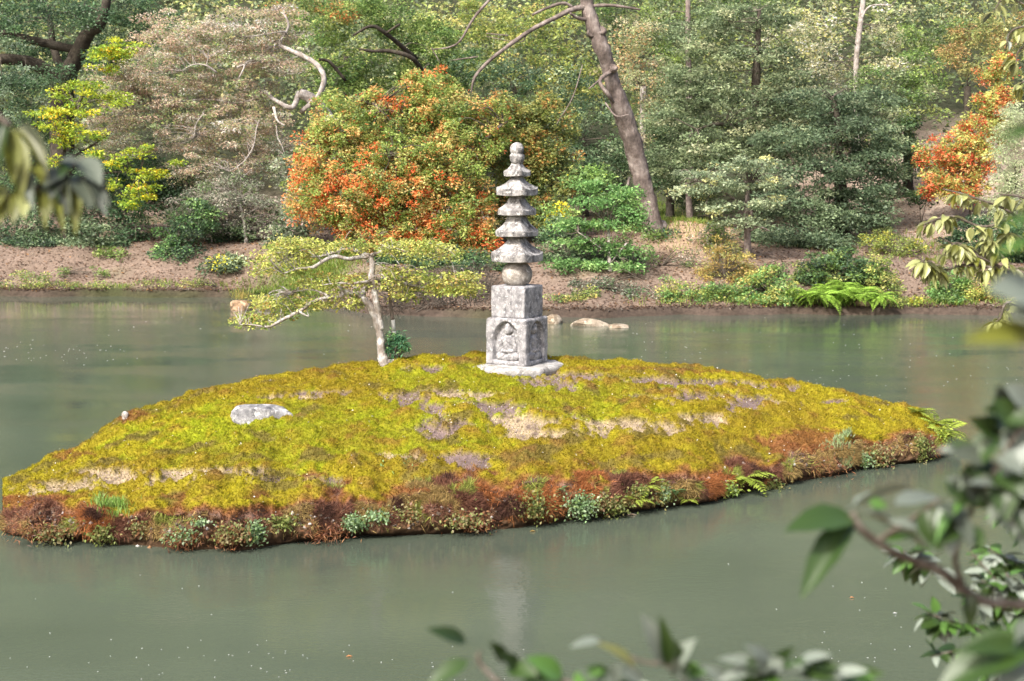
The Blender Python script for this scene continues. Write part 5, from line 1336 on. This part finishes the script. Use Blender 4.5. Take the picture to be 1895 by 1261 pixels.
# twiggy brushwood over the bank behind the islet tree
G = Geo()
for _ in range(420):
    x = RNG.uniform(-2.9, -0.4); y = RNG.uniform(30.7, 32.6); g_ = drop(x, y)
    q = bez([tuple(g_), (g_.x + RNG.normal(0, .15), g_.y - .1, g_.z + RNG.uniform(.1, .35)), (g_.x + RNG.normal(0, .35), g_.y - .3, g_.z + RNG.uniform(-.05, .35))], 3)
    G.tube(q, np.linspace(.010, .004, len(q)), 3, cap=False)
link('brushwood', G.mesh('brushwood', M_TWIG, False, (0, 0, 0), False), label='dry brown brushwood on the shady bank behind the islet tree', cat='brushwood', kind='stuff')

# leaf litter and grass on the far bank
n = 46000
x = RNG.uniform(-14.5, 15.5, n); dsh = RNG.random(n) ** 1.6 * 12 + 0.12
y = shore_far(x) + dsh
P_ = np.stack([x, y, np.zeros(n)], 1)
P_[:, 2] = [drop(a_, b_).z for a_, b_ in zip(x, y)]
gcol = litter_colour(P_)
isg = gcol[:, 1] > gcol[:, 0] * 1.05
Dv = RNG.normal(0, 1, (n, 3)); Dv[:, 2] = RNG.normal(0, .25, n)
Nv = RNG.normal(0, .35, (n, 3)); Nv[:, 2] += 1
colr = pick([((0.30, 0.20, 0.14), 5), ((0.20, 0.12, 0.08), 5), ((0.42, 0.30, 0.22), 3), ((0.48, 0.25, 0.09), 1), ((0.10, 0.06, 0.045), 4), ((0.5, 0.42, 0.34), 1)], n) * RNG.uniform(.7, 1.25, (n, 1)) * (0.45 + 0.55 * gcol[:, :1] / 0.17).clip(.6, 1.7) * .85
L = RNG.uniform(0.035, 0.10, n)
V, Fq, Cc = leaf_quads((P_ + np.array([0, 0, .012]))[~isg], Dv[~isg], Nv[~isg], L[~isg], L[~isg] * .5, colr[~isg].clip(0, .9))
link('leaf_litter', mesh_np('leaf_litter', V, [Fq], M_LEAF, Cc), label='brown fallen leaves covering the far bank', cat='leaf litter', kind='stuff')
# grass: edge strip and the lawns
C = []
for (cx, cy, sx, sy, m) in [(4.35, 40.2, .7, 2.2, 5200), (-4.7, 35.6, .55, .9, 4200), (10.8, 36.5, 1.6, 1.2, 1200), (-10, 35.75, 3.4, .10, 700), (8, 31.3, 3, .12, 900), (-5.3, 35.0, .6, .5, 1400)]:
    xx = RNG.normal(cx, sx, m); yy = np.maximum(RNG.normal(cy, sy, m), shore_far(xx) + .08)
    C += [tuple(drop(a_, b_)) for a_, b_ in zip(xx, yy)]
C = np.array(C); n = len(C)
Dv = RNG.normal(0, .35, (n, 3)); Dv[:, 2] = 1
L = RNG.uniform(.07, .2, n)
V, Fq, Cc = leaf_quads(C, Dv, RNG.normal(0, 1, (n, 3)), L, np.full(n, .02), pick([((0.15, 0.24, 0.04), 4), ((0.24, 0.30, 0.06), 3), ((0.3, 0.28, 0.1), 1)], n))
link('grass', mesh_np('grass', V, [Fq], M_LEAF, Cc), label='fresh green grass on the far bank', cat='grass', kind='stuff')
# reedy grass on the brown rock
rp = on_water(446, 573)
n = 70; C = np.array(tuple(rp)) + np.stack([RNG.normal(0.05, .12, n), RNG.normal(0, .08, n), np.full(n, .22)], 1)
Dv = RNG.normal(0, .4, (n, 3)); Dv[:, 2] = 1
V, Fq, Cc = leaf_quads(C, Dv, RNG.normal(0, 1, (n, 3)), RNG.uniform(.12, .32, n), np.full(n, .02), pick([((0.4, 0.32, 0.1), 1), ((0.3, 0.3, 0.08), 1)], n))
link('grass_tuft', mesh_np('grass_tuft', V - np.array(tuple(rp)), [Fq], M_LEAF, Cc), None, 'yellowed grass tuft growing on the brown rock by the left bank', 'grass', None, None, rp)

# ------------------------------------------------------------------ near branches
def big_leaf_mesh(name, mat, bend=0.25, fold=0.18, shape=0.55, twist=0.0, n=9):
    """unit leaf along +X, width along Y"""
    V = []; t = np.linspace(0, 1, n)
    for i, s in enumerate(t):
        w = 0.5 * math.sin(math.pi * min(1, s ** shape)) ** 0.85 if 0 < s < 1 else 0.015
        w = max(w, 0.015)
        zc = -bend * s * s
        for v in (-1, -0.5, 0, 0.5, 1):
            V.append((s, v * w, zc + fold * abs(v) * w + 0.012 * math.sin(s * 22) * abs(v) + twist * v * w * s))
    V = np.array(V); k = 5
    F_ = [[i * k + j, (i + 1) * k + j, (i + 1) * k + j + 1, i * k + j + 1] for i in range(n - 1) for j in range(k - 1)]
    # stalk
    G = Geo(); G.add(V, [np.array(F_)])
    G.tube([(-0.12, 0, 0.01), (0.0, 0, 0.0), (0.5, 0, -bend * .25 - .004)], [0.014, 0.013, 0.006], 4)
    return G.mesh(name, mat, True, cols=False)
def leaf_mat(name, top, under, rough=0.32, transl=0.25, spec=0.5):
    m, nt, bs = newmat(name)
    g = nt.nodes.new('ShaderNodeNewGeometry')
    n = noise(nt, 14, 4)
    oi = nt.nodes.new('ShaderNodeObjectInfo')
    tc = mixc(nt, n, tuple(x * .8 for x in top), tuple(min(1, x * 1.2) for x in top))
    c = mixc(nt, g.outputs['Backfacing'], tc, under)
    mr = nt.nodes.new('ShaderNodeMapRange'); mr.inputs['To Min'].default_value = .7; mr.inputs['To Max'].default_value = 1.3
    nt.links.new(oi.outputs['Random'], mr.inputs['Value'])
    vm = nt.nodes.new('ShaderNodeVectorMath'); vm.operation = 'SCALE'
    nt.links.new(c, vm.inputs[0]); nt.links.new(mr.outputs[0], vm.inputs['Scale'])
    nt.links.new(vm.outputs[0], bs.inputs['Base Color'])
    bs.inputs['Roughness'].default_value = rough; bs.inputs['Specular IOR Level'].default_value = spec
    tr = nt.nodes.new('ShaderNodeBsdfTranslucent'); nt.links.new(vm.outputs[0], tr.inputs['Color'])
    mx = nt.nodes.new('ShaderNodeMixShader'); mx.inputs[0].default_value = transl
    nt.links.new(bs.outputs[0], mx.inputs[1]); nt.links.new(tr.outputs[0], mx.inputs[2])
    nt.links.new(mx.outputs[0], nt.nodes['Material Output'].inputs[0])
    return m
ML_G = leaf_mat('glossy_green_leaf', (0.020, 0.042, 0.006), (0.04, 0.07, 0.012), 0.45, .10)
ML_P = leaf_mat('sky_sheen_leaf', (0.17, 0.20, 0.16), (0.20, 0.23, 0.15), 0.5, .15, .6)  # greyish sheen of reflected sky painted into the leaf colour
ML_Q = leaf_mat('grey_green_leaf', (0.075, 0.09, 0.065), (0.11, 0.125, 0.07), 0.5, .2, .5)
ML_O = leaf_mat('olive_yellow_leaf', (0.12, 0.13, 0.02), (0.22, 0.21, 0.03), 0.45, .3)
ML_Y = leaf_mat('yellow_green_leaf', (0.30, 0.32, 0.12), (0.46, 0.46, 0.22), 0.4, .3)
ML_F = leaf_mat('fresh_green_leaf', (0.07, 0.15, 0.03), (0.14, 0.24, 0.08), 0.35, .25)
LM = {}
for key, mt in (('g', ML_G), ('q', ML_Q), ('p', ML_P), ('o', ML_O), ('y', ML_Y), ('f', ML_F)):
    LM[key] = [big_leaf_mesh('leaf', mt, .22, .15, .75), big_leaf_mesh('leaf', mt, .45, .35, .85, .2), big_leaf_mesh('leaf', mt, .08, .25, .65, -.2)]

def place_leaf(root, A_, B_, w, key, roll=0.0, var=None, face=False):
    """leaf from world point A_ to B_, width w metres; roll about its axis"""
    d = (B_ - A_); L = d.length; x = d.normalized()
    up = Vector((0, 0, 1)) if abs(x.z) < 0.95 else Vector((0, -1, 0))
    y = up.cross(x).normalized(); z = x.cross(y)
    if face:
        z = (Vector((0, 0, CAM_H)) - A_).normalized() + Vector((0, 0, .25)); z = (z - x * z.dot(x)).normalized(); y = z.cross(x)
        if (Matrix.Rotation(roll, 3, x) @ z).z < (Matrix.Rotation(-roll, 3, x) @ z).z: roll = -roll
    R_ = Matrix((x, y, z)).transposed().to_4x4() @ Matrix.Rotation(roll, 4, 'X')
    o = link('leaf', random.choice(LM[key]) if var is None else LM[key][var], root)
    o.matrix_local = Matrix.Translation(A_ - root.location) @ R_ @ Matrix.Diagonal((L, w, L * 0.8, 1))
    return o

def stems(root, lists, mat=M_TWIG, n=7, name='branch'):
    for pts in lists:
        q = bez([(*p[:3], p[3]) for p in pts], 6)
        G = Geo(); G.tube(q[:, :3], q[:, 3], n, rough=.1)
        link(name, G.mesh(name, mat, True, root.location, False), root)
def bp(px, py, Y, r): return (*at(px, py, Y), r)
def leaf_px(root, a, b, wpx, key, Y, Y2=None, roll=0.0, var=None):
    place_leaf(root, at(a[0], a[1], Y), at(b[0], b[1], Y2 if Y2 else Y), wpx * 1.25 * Y / F, key, roll, var, True)

def stem_to_ground(p, x, y):
    g_ = drop(x, y); return [(g_.x, g_.y, g_.z - .05, .022), (g_.x, g_.y, g_.z + .35, .019), ((g_.x + p[0]) / 2, (g_.y + p[1]) / 2, (g_.z + p[2]) / 2 + .15, .014), p]

# right-hand near branch
g_ = drop(1.15, 1.5)
R1 = thing('laurel_shrub', 'blurred near branch with broad dark and pale leaves reaching in at the lower right', 'shrub', g_)
P0 = bp(1960, 1135, 1.72, .008)
stems(R1, [stem_to_ground(P0, 1.15, 1.5),
           [P0, bp(1895, 1120, 1.72, .007), bp(1827, 1114, 1.71, .0068), bp(1782, 1091, 1.70, .0065), bp(1738, 1056, 1.69, .006), bp(1667, 1029, 1.68, .0055), bp(1622, 1002, 1.67, .0052), bp(1591, 976, 1.66, .0055), bp(1576, 949, 1.66, .0045)],
           [bp(1782, 1088, 1.70, .004), bp(1768, 1030, 1.66, .0035), bp(1790, 960, 1.62, .003), bp(1830, 890, 1.6, .003), bp(1870, 820, 1.58, .003), bp(1920, 760, 1.58, .0025)],
           [bp(1622, 1002, 1.67, .0035), bp(1680, 965, 1.64, .003), bp(1740, 925, 1.62, .0025)]])
Lr = [((1578, 957), (1465, 962), 54, 'g', 1.66, 1.60, .5, 0), ((1580, 968), (1478, 1103), 46, 'g', 1.66, 1.60, -.5, 2), ((1578, 938), (1688, 893), 22, 'p', 1.66, 1.72, 1.0, 2), ((1655, 935), (1748, 905), 34, 'p', 1.64, 1.68, .5, 0),
      ((1600, 948), (1724, 1012), 22, 'p', 1.66, 1.7, .9, 2), ((1765, 925), (1756, 1020), 48, 'p', 1.62, 1.58, .2, 0), ((1712, 940), (1740, 1012), 44, 'g', 1.63, 1.6, 0, 1), ((1748, 890), (1845, 935), 46, 'g', 1.62, 1.58, .3, 0), ((1750, 888), (1830, 908), 20, 'p', 1.6, 1.6, .9, 2),
      ((1850, 880), (1868, 950), 44, 'g', 1.6, 1.56, .2, 1), ((1860, 905), (1800, 880), 28, 'p', 1.6, 1.56, .9, 0), ((1790, 975), (1820, 1010), 30, 'g', 1.62, 1.58, .3, 0), ((1640, 1000), (1695, 985), 20, 'f', 1.66, 1.64, .7, 0), ((1608, 930), (1645, 935), 18, 'f', 1.66, 1.66, .2, 0),
      ((1735, 838), (1812, 832), 22, 'p', 1.6, 1.6, .7, 2), ((1812, 835), (1755, 812), 20, 'g', 1.6, 1.6, .3, 0), ((1840, 800), (1800, 860), 40, 'g', 1.6, 1.58, .3, 1), ((1845, 845), (1900, 872), 34, 'p', 1.58, 1.56, .7, 0), ((1870, 790), (1820, 770), 36, 'g', 1.6, 1.58, .8, 0), ((1875, 795), (1890, 860), 44, 'p', 1.6, 1.56, .3, 1),
      ((1890, 790), (1850, 740), 44, 'g', 1.58, 1.56, .3, 0), ((1900, 745), (1870, 715), 34, 'p', 1.58, 1.56, .3, 0), ((1860, 760), (1905, 775), 40, 'g', 1.58, 1.56, .3, 1), ((1900, 800), (1840, 825), 30, 'p', 1.58, 1.6, .6, 2), ((1810, 870), (1850, 860), 34, 'g', 1.6, 1.6, .3, 1), ((1815, 860), (1775, 900), 30, 'g', 1.6, 1.58, .3, 0),
      ((1880, 960), (1850, 935), 26, 'p', 1.6, 1.58, .3, 0), ((1700, 975), (1650, 960), 18, 'p', 1.64, 1.62, .3, 0), ((1790, 1095), (1800, 1160), 24, 'g', 1.7, 1.68, .2, 1), ((1860, 870), (1890, 900), 44, 'g', 1.6, 1.56, .2, 1), ((1880, 920), (1905, 980), 30, 'g', 1.6, 1.56, .2, 1)]
for a_, b_, w_, k_, Y1, Y2, ro, va in Lr: leaf_px(R1, a_, b_, w_, k_, Y1, Y2, ro, va)
for (a_, b_, w_, k_) in [((1910, 1190), (1750, 1240), 80, 'g'), ((1900, 1200), (1790, 1190), 36, 'g'), ((1915, 1225), (1850, 1265), 50, 'p'), ((1880, 1180), (1910, 1150), 34, 'p')]: leaf_px(R1, a_, b_, w_, k_, 1.4, 1.36, .3)
# very near leaves at the right edge
R1b = thing('laurel_sprig', 'very blurred pale and olive leaves at the right edge above the water', 'sprig', at(2010, 640, 1.05))
g2 = drop(.75, .6)
stems(R1b, [[(g2.x, g2.y, g2.z - .02, .012), (g2.x + .02, g2.y + .1, g2.z + .6, .009), bp(2020, 700, 1.02, .005), bp(1960, 600, 1.05, .004), bp(1930, 560, 1.05, .003)],
            [bp(1960, 600, 1.05, .003), bp(1950, 480, 1.1, .003), bp(1930, 380, 1.15, .002)]], name='stem')
for (a_, b_, w_, k_, ro) in [((1925, 620), (1800, 615), 40, 'o', .25), ((1940, 560), (1850, 520), 80, 'p', .6), ((1935, 590), (1870, 575), 50, 'p', .3), ((1950, 405), (1862, 402), 24, 'f', .3), ((1950, 450), (1875, 438), 30, 'f', .4), ((1930, 240), (1850, 252), 18, 'f', .2)]:
    leaf_px(R1b, a_, b_, w_, k_, 1.1, 1.06, ro)

# bottom sprigs
R2 = thing('laurel_sprig', 'blurred green and pale leaf sprigs rising from the bottom edge right of centre', 'sprig', drop(.35, 1.3))
q0 = bp(1330, 1330, 1.6, .006)
stems(R2, [[(.35, 1.3, drop(.35, 1.3).z - .03, .014), (.37, 1.4, drop(.35, 1.3).z + .3, .011), q0], [q0, bp(1270, 1262, 1.6, .004), bp(1232, 1230, 1.6, .003), bp(1190, 1225, 1.6, .002), bp(1110, 1190, 1.6, .002)],
            [q0, bp(1400, 1262, 1.62, .004), bp(1420, 1235, 1.62, .003)], [q0, bp(1180, 1290, 1.6, .005), bp(1040, 1262, 1.6, .004), bp(960, 1230, 1.6, .003)], [q0, bp(1480, 1280, 1.62, .004), bp(1540, 1250, 1.62, .003)],
            [bp(960, 1300, 1.6, .004), bp(890, 1230, 1.6, .003), bp(888, 1205, 1.6, .002)]])
for (a_, b_, w_, k_, ro, va) in [((862, 1188), (800, 1160), 26, 'g', .3, 0), ((866, 1222), (790, 1262), 30, 'g', .4, 0), ((935, 1222), (915, 1192), 22, 'g', .1, 0), ((960, 1240), (935, 1210), 26, 'g', .3, 0), ((940, 1235), (990, 1245), 32, 'g', .3, 0), ((1040, 1252), (985, 1215), 36, 'f', .3, 0), ((1040, 1255), (975, 1252), 26, 'g', .3, 1),
       ((1060, 1262), (1105, 1240), 26, 'f', .3, 0), ((1176, 1238), (1108, 1186), 18, 'y', 1.0, 2), ((1110, 1185), (1060, 1190), 16, 'p', .4, 0), ((1235, 1228), (1198, 1145), 34, 'p', .2, 0), ((1240, 1235), (1228, 1150), 24, 'g', .2, 0), ((1245, 1240), (1275, 1185), 32, 'p', .5, 0), ((1260, 1240), (1255, 1195), 24, 'g', .3, 0),
       ((1110, 1270), (1080, 1240), 26, 'p', .2, 0), ((1190, 1262), (1150, 1235), 24, 'p', .2, 0), ((1300, 1265), (1260, 1245), 24, 'p', .2, 0), ((1425, 1235), (1340, 1210), 24, 'p', .4, 0), ((1425, 1240), (1335, 1245), 26, 'p', .3, 1), ((1430, 1230), (1390, 1190), 24, 'p', .6, 0), ((1430, 1240), (1480, 1232), 26, 'p', .3, 0), ((1435, 1235), (1460, 1200), 22, 'g', .3, 0),
       ((1420, 1245), (1440, 1275), 22, 'f', .2, 0), ((1475, 1228), (1530, 1205), 24, 'p', .7, 0), ((1480, 1235), (1550, 1250), 32, 'g', .3, 0), ((1400, 1250), (1370, 1275), 20, 'g', .3, 0), ((1500, 1255), (1570, 1240), 26, 'p', .5, 0), ((1345, 1262), (1310, 1232), 22, 'p', .3, 0), ((1540, 1250), (1600, 1235), 24, 'p', .5, 0), ((1560, 1262), (1620, 1262), 24, 'g', .5, 0)]:
    leaf_px(R2, a_, b_, w_, k_, 1.6, 1.57, ro, va)

for k in range(26):
    cx, cy = [(1420, 1245), (1490, 1245), (1560, 1258), (1250, 1255), (1140, 1262)][k % 5]
    a_ = (cx + RNG.normal(0, 14), cy + RNG.normal(0, 8)); an = RNG.uniform(0, 2 * math.pi)
    leaf_px(R2, a_, (a_[0] + 62 * math.cos(an), a_[1] - abs(34 * math.sin(an)) + 10), 24, 'ppgf'[k % 4], 1.6, 1.57, RNG.uniform(.1, .8))
for k in range(20):
    cx, cy = [(1860, 830), (1880, 900), (1810, 930), (1880, 760), (1765, 960), (1890, 970)][k % 6]
    a_ = (cx + RNG.normal(0, 16), cy + RNG.normal(0, 16)); an = RNG.uniform(0, 2 * math.pi)
    leaf_px(R1, a_, (a_[0] + 80 * math.cos(an), a_[1] + 60 * math.sin(an) + 12), 34, 'gqfpq'[k % 5], 1.6, 1.57, RNG.uniform(.1, .9))
# left branch
gl = drop(-1.6, 2.0)
R3 = thing('rhododendron_branch', 'blurred near branch of drooping grey and olive leaves at the left edge', 'branch', gl)
q1 = bp(-120, 480, 2.1, .012)
stems(R3, [[(gl.x, gl.y, gl.z - .05, .03), (gl.x, gl.y, gl.z + .8, .024), q1], [q1, bp(-60, 385, 2.1, .008), bp(0, 365, 2.1, .006), bp(45, 365, 2.1, .006), bp(80, 340, 2.1, .005), bp(105, 318, 2.1, .005), bp(125, 315, 2.1, .004), bp(155, 290, 2.1, .003)],
            [q1, bp(-100, 200, 2.0, .009), bp(-30, 205, 2.0, .007), bp(20, 232, 2.0, .005)]])
for (a_, b_, w_, k_, ro, va) in [((28, 240), (95, 290), 24, 'o', .7, 1), ((40, 232), (98, 288), 14, 'q', 1.1, 2), ((22, 240), (28, 330), 30, 'o', .3, 0), ((8, 225), (-20, 330), 30, 'g', .3, 1), ((20, 250), (50, 345), 30, 'o', .4, 1), ((60, 295), (92, 310), 14, 'q', .7, 2), ((62, 300), (85, 335), 22, 'o', .2, 0),
       ((118, 316), (83, 335), 26, 'q', .5, 0), ((115, 320), (92, 358), 28, 'q', .3, 0), ((118, 322), (118, 375), 26, 'q', .2, 1), ((120, 325), (150, 410), 24, 'o', .4, 1), ((118, 328), (135, 400), 14, 'q', .9, 2), ((95, 345), (85, 395), 22, 'o', .3, 0), ((95, 350), (118, 430), 20, 'o', .3, 2), ((105, 355), (112, 385), 18, 'o', .2, 0),
       ((112, 300), (140, 290), 16, 'q', .5, 0), ((150, 292), (185, 330), 36, 'q', .3, 0), ((140, 325), (170, 375), 34, 'q', .5, 0), ((150, 330), (185, 382), 20, 'q', .8, 2), ((160, 330), (200, 355), 20, 'q', .5, 1), ((178, 325), (198, 360), 16, 'q', .5, 1), ((145, 340), (195, 385), 22, 'q', .3, 0),
       ((45, 345), (20, 405), 26, 'o', .3, 0), ((48, 350), (42, 395), 22, 'y', .2, 0), ((15, 365), (-8, 410), 24, 'o', .3, 0), ((10, 345), (-15, 380), 22, 'o', .3, 0), ((70, 350), (86, 400), 16, 'o', .2, 1), ((75, 345), (100, 345), 14, 'g', .5, 1), ((60, 320), (50, 370), 20, 'q', .5, 1), ((130, 300), (110, 320), 18, 'g', .3, 0)]:
    leaf_px(R3, a_, b_, w_, k_, 2.1, 2.05, ro, va)

# small-leaved shrub at the lower right, a little farther away
def sprig_shrub(name, label, cat, base, paths, per, lenpx, wid, keys, Y, group=None, droop=0.2, jitter=12, stemr=.004, mat=M_TWIG, whorl=3):
    root = thing(name, label, cat, base, group)
    cnt = 0
    for pts in paths:
        q = bez([(*at(p[0], p[1], Y + (p[2] if len(p) > 2 else 0)), stemr) for p in pts], 6)
        q[:, 3] = np.linspace(stemr * 1.3, stemr * .5, len(q))
        G = Geo(); G.tube(q[:, :3], q[:, 3], 6, rough=.1)
        link('branch', G.mesh('branch', mat, True, root.location, False), root)
        for k in range(per):
            t = RNG.uniform(.1, 1); i = min(len(q) - 1, int(t * (len(q) - 1) + .5))
            a_ = Vector(q[i, :3]); s = lenpx * Y / F * RNG.uniform(.7, 1.2)
            for w_ in range(whorl):
                d = Vector(RNG.normal(0, 1, 3)); d.z = d.z * .5 - droop; d.normalize()
                st = a_ + d * s * .25
                place_leaf(root, st, st + d * s, s * wid * RNG.uniform(.85, 1.15), keys[RNG.integers(len(keys))], RNG.uniform(-.5, .5)); cnt += 1
    return root
gb = drop(1.9, 3.2)
B0 = at(1960, 1300, 3.3)
R4 = sprig_shrub('camellia_shrub', 'small shrub with fresh green glossy leaves in the lower right corner over the water', 'shrub', gb,
    [[(1960, 1100), (1880, 1090), (1810, 1075)], [(1930, 1160), (1860, 1130), (1800, 1110)], [(1960, 1240), (1880, 1215), (1820, 1180)], [(1990, 1330), (1930, 1160), (1850, 1080), (1795, 1020)], [(1930, 1160), (1890, 1060, .1), (1830, 1015, .1)], [(1950, 1240), (1850, 1180), (1760, 1150), (1715, 1135)], [(1990, 1330), (1880, 1240), (1790, 1205), (1722, 1215)],
     [(1960, 1200), (1900, 1110), (1860, 1060)], [(1930, 1000), (1890, 925), (1850, 900)], [(1945, 1060), (1900, 960), (1870, 950)], [(1980, 1300), (1900, 1190), (1830, 1170)], [(1738, 1058), (1700, 1040), (1672, 1020)], [(1990, 1330), (1900, 1262), (1830, 1225)]],
    16, 40, .6, 'ffpgp', 3.3, stemr=.0035)
stems(R4, [[(gb.x, gb.y, gb.z - .05, .012), (gb.x, gb.y, gb.z + .3, .010), bp(1990, 1330, 3.3, .006)], [bp(1990, 1330, 3.3, .005), bp(1960, 1150, 3.3, .004), bp(1945, 1060, 3.3, .003), bp(1930, 1000, 3.3, .003)]])
# rhododendron hanging in from the right at middle distance
gr = drop(4.9, 7.2)
R5 = sprig_shrub('rhododendron_tree', 'tree leaning in at the right with drooping yellow green leaves over the pond', 'tree', gr,
    [[(1950, 480), (1880, 400), (1800, 365), (1745, 350)], [(1880, 400), (1820, 420), (1760, 400), (1710, 415)], [(1950, 430), (1900, 370), (1850, 360)], [(1940, 560), (1860, 500), (1800, 470), (1740, 440)], [(1860, 500), (1790, 490), (1735, 500), (1690, 470)],
     [(1940, 620), (1870, 560), (1850, 590), (1842, 595)], [(1900, 520), (1850, 470), (1830, 440)], [(1950, 480), (1890, 440), (1860, 430)], [(1800, 470), (1770, 450), (1750, 470)], [(1735, 500), (1715, 480), (1700, 490)]],
    12, 28, .42, 'yyyoy', 8.0, droop=1.1, stemr=.008, whorl=4)
stems(R5, [[(gr.x, gr.y, gr.z - .1, .07), (gr.x - .1, gr.y + .1, gr.z + .8, .06), bp(2080, 560, 7.9, .04), bp(1950, 480, 8, .014)], [bp(2080, 560, 7.9, .03), bp(1940, 600, 8, .012)], [bp(2080, 560, 7.9, .04), bp(2040, 250, 7.9, .03), bp(1960, 60, 8, .014)]], M_BARK_BROWN)
R6 = sprig_shrub('rhododendron_branch', 'high branch of drooping yellow green leaves in the upper right corner', 'branch', at(1985, 30, 8),
    [[(1985, 30), (1900, 10), (1860, -5), (1840, 20)], [(1985, 60), (1900, 50), (1870, 60), (1862, 90)], [(1960, 60), (1890, 90), (1880, 120)], [(1960, 150), (1900, 150), (1885, 160)], [(1985, 30), (1885, -25), (1840, -20)]],
    5, 25, .42, 'yyyoyp', 8.0, droop=1.1, stemr=.006, whorl=4)
stems(R6, [[bp(2040, 250, 7.9, .03), bp(2000, 120, 7.95, .014), bp(1985, 30, 8, .010)], [bp(2000, 120, 7.95, .01), bp(1960, 150, 8, .006), ]], M_BARK_BROWN)
# hidden inland part of the near bank stays plain ground
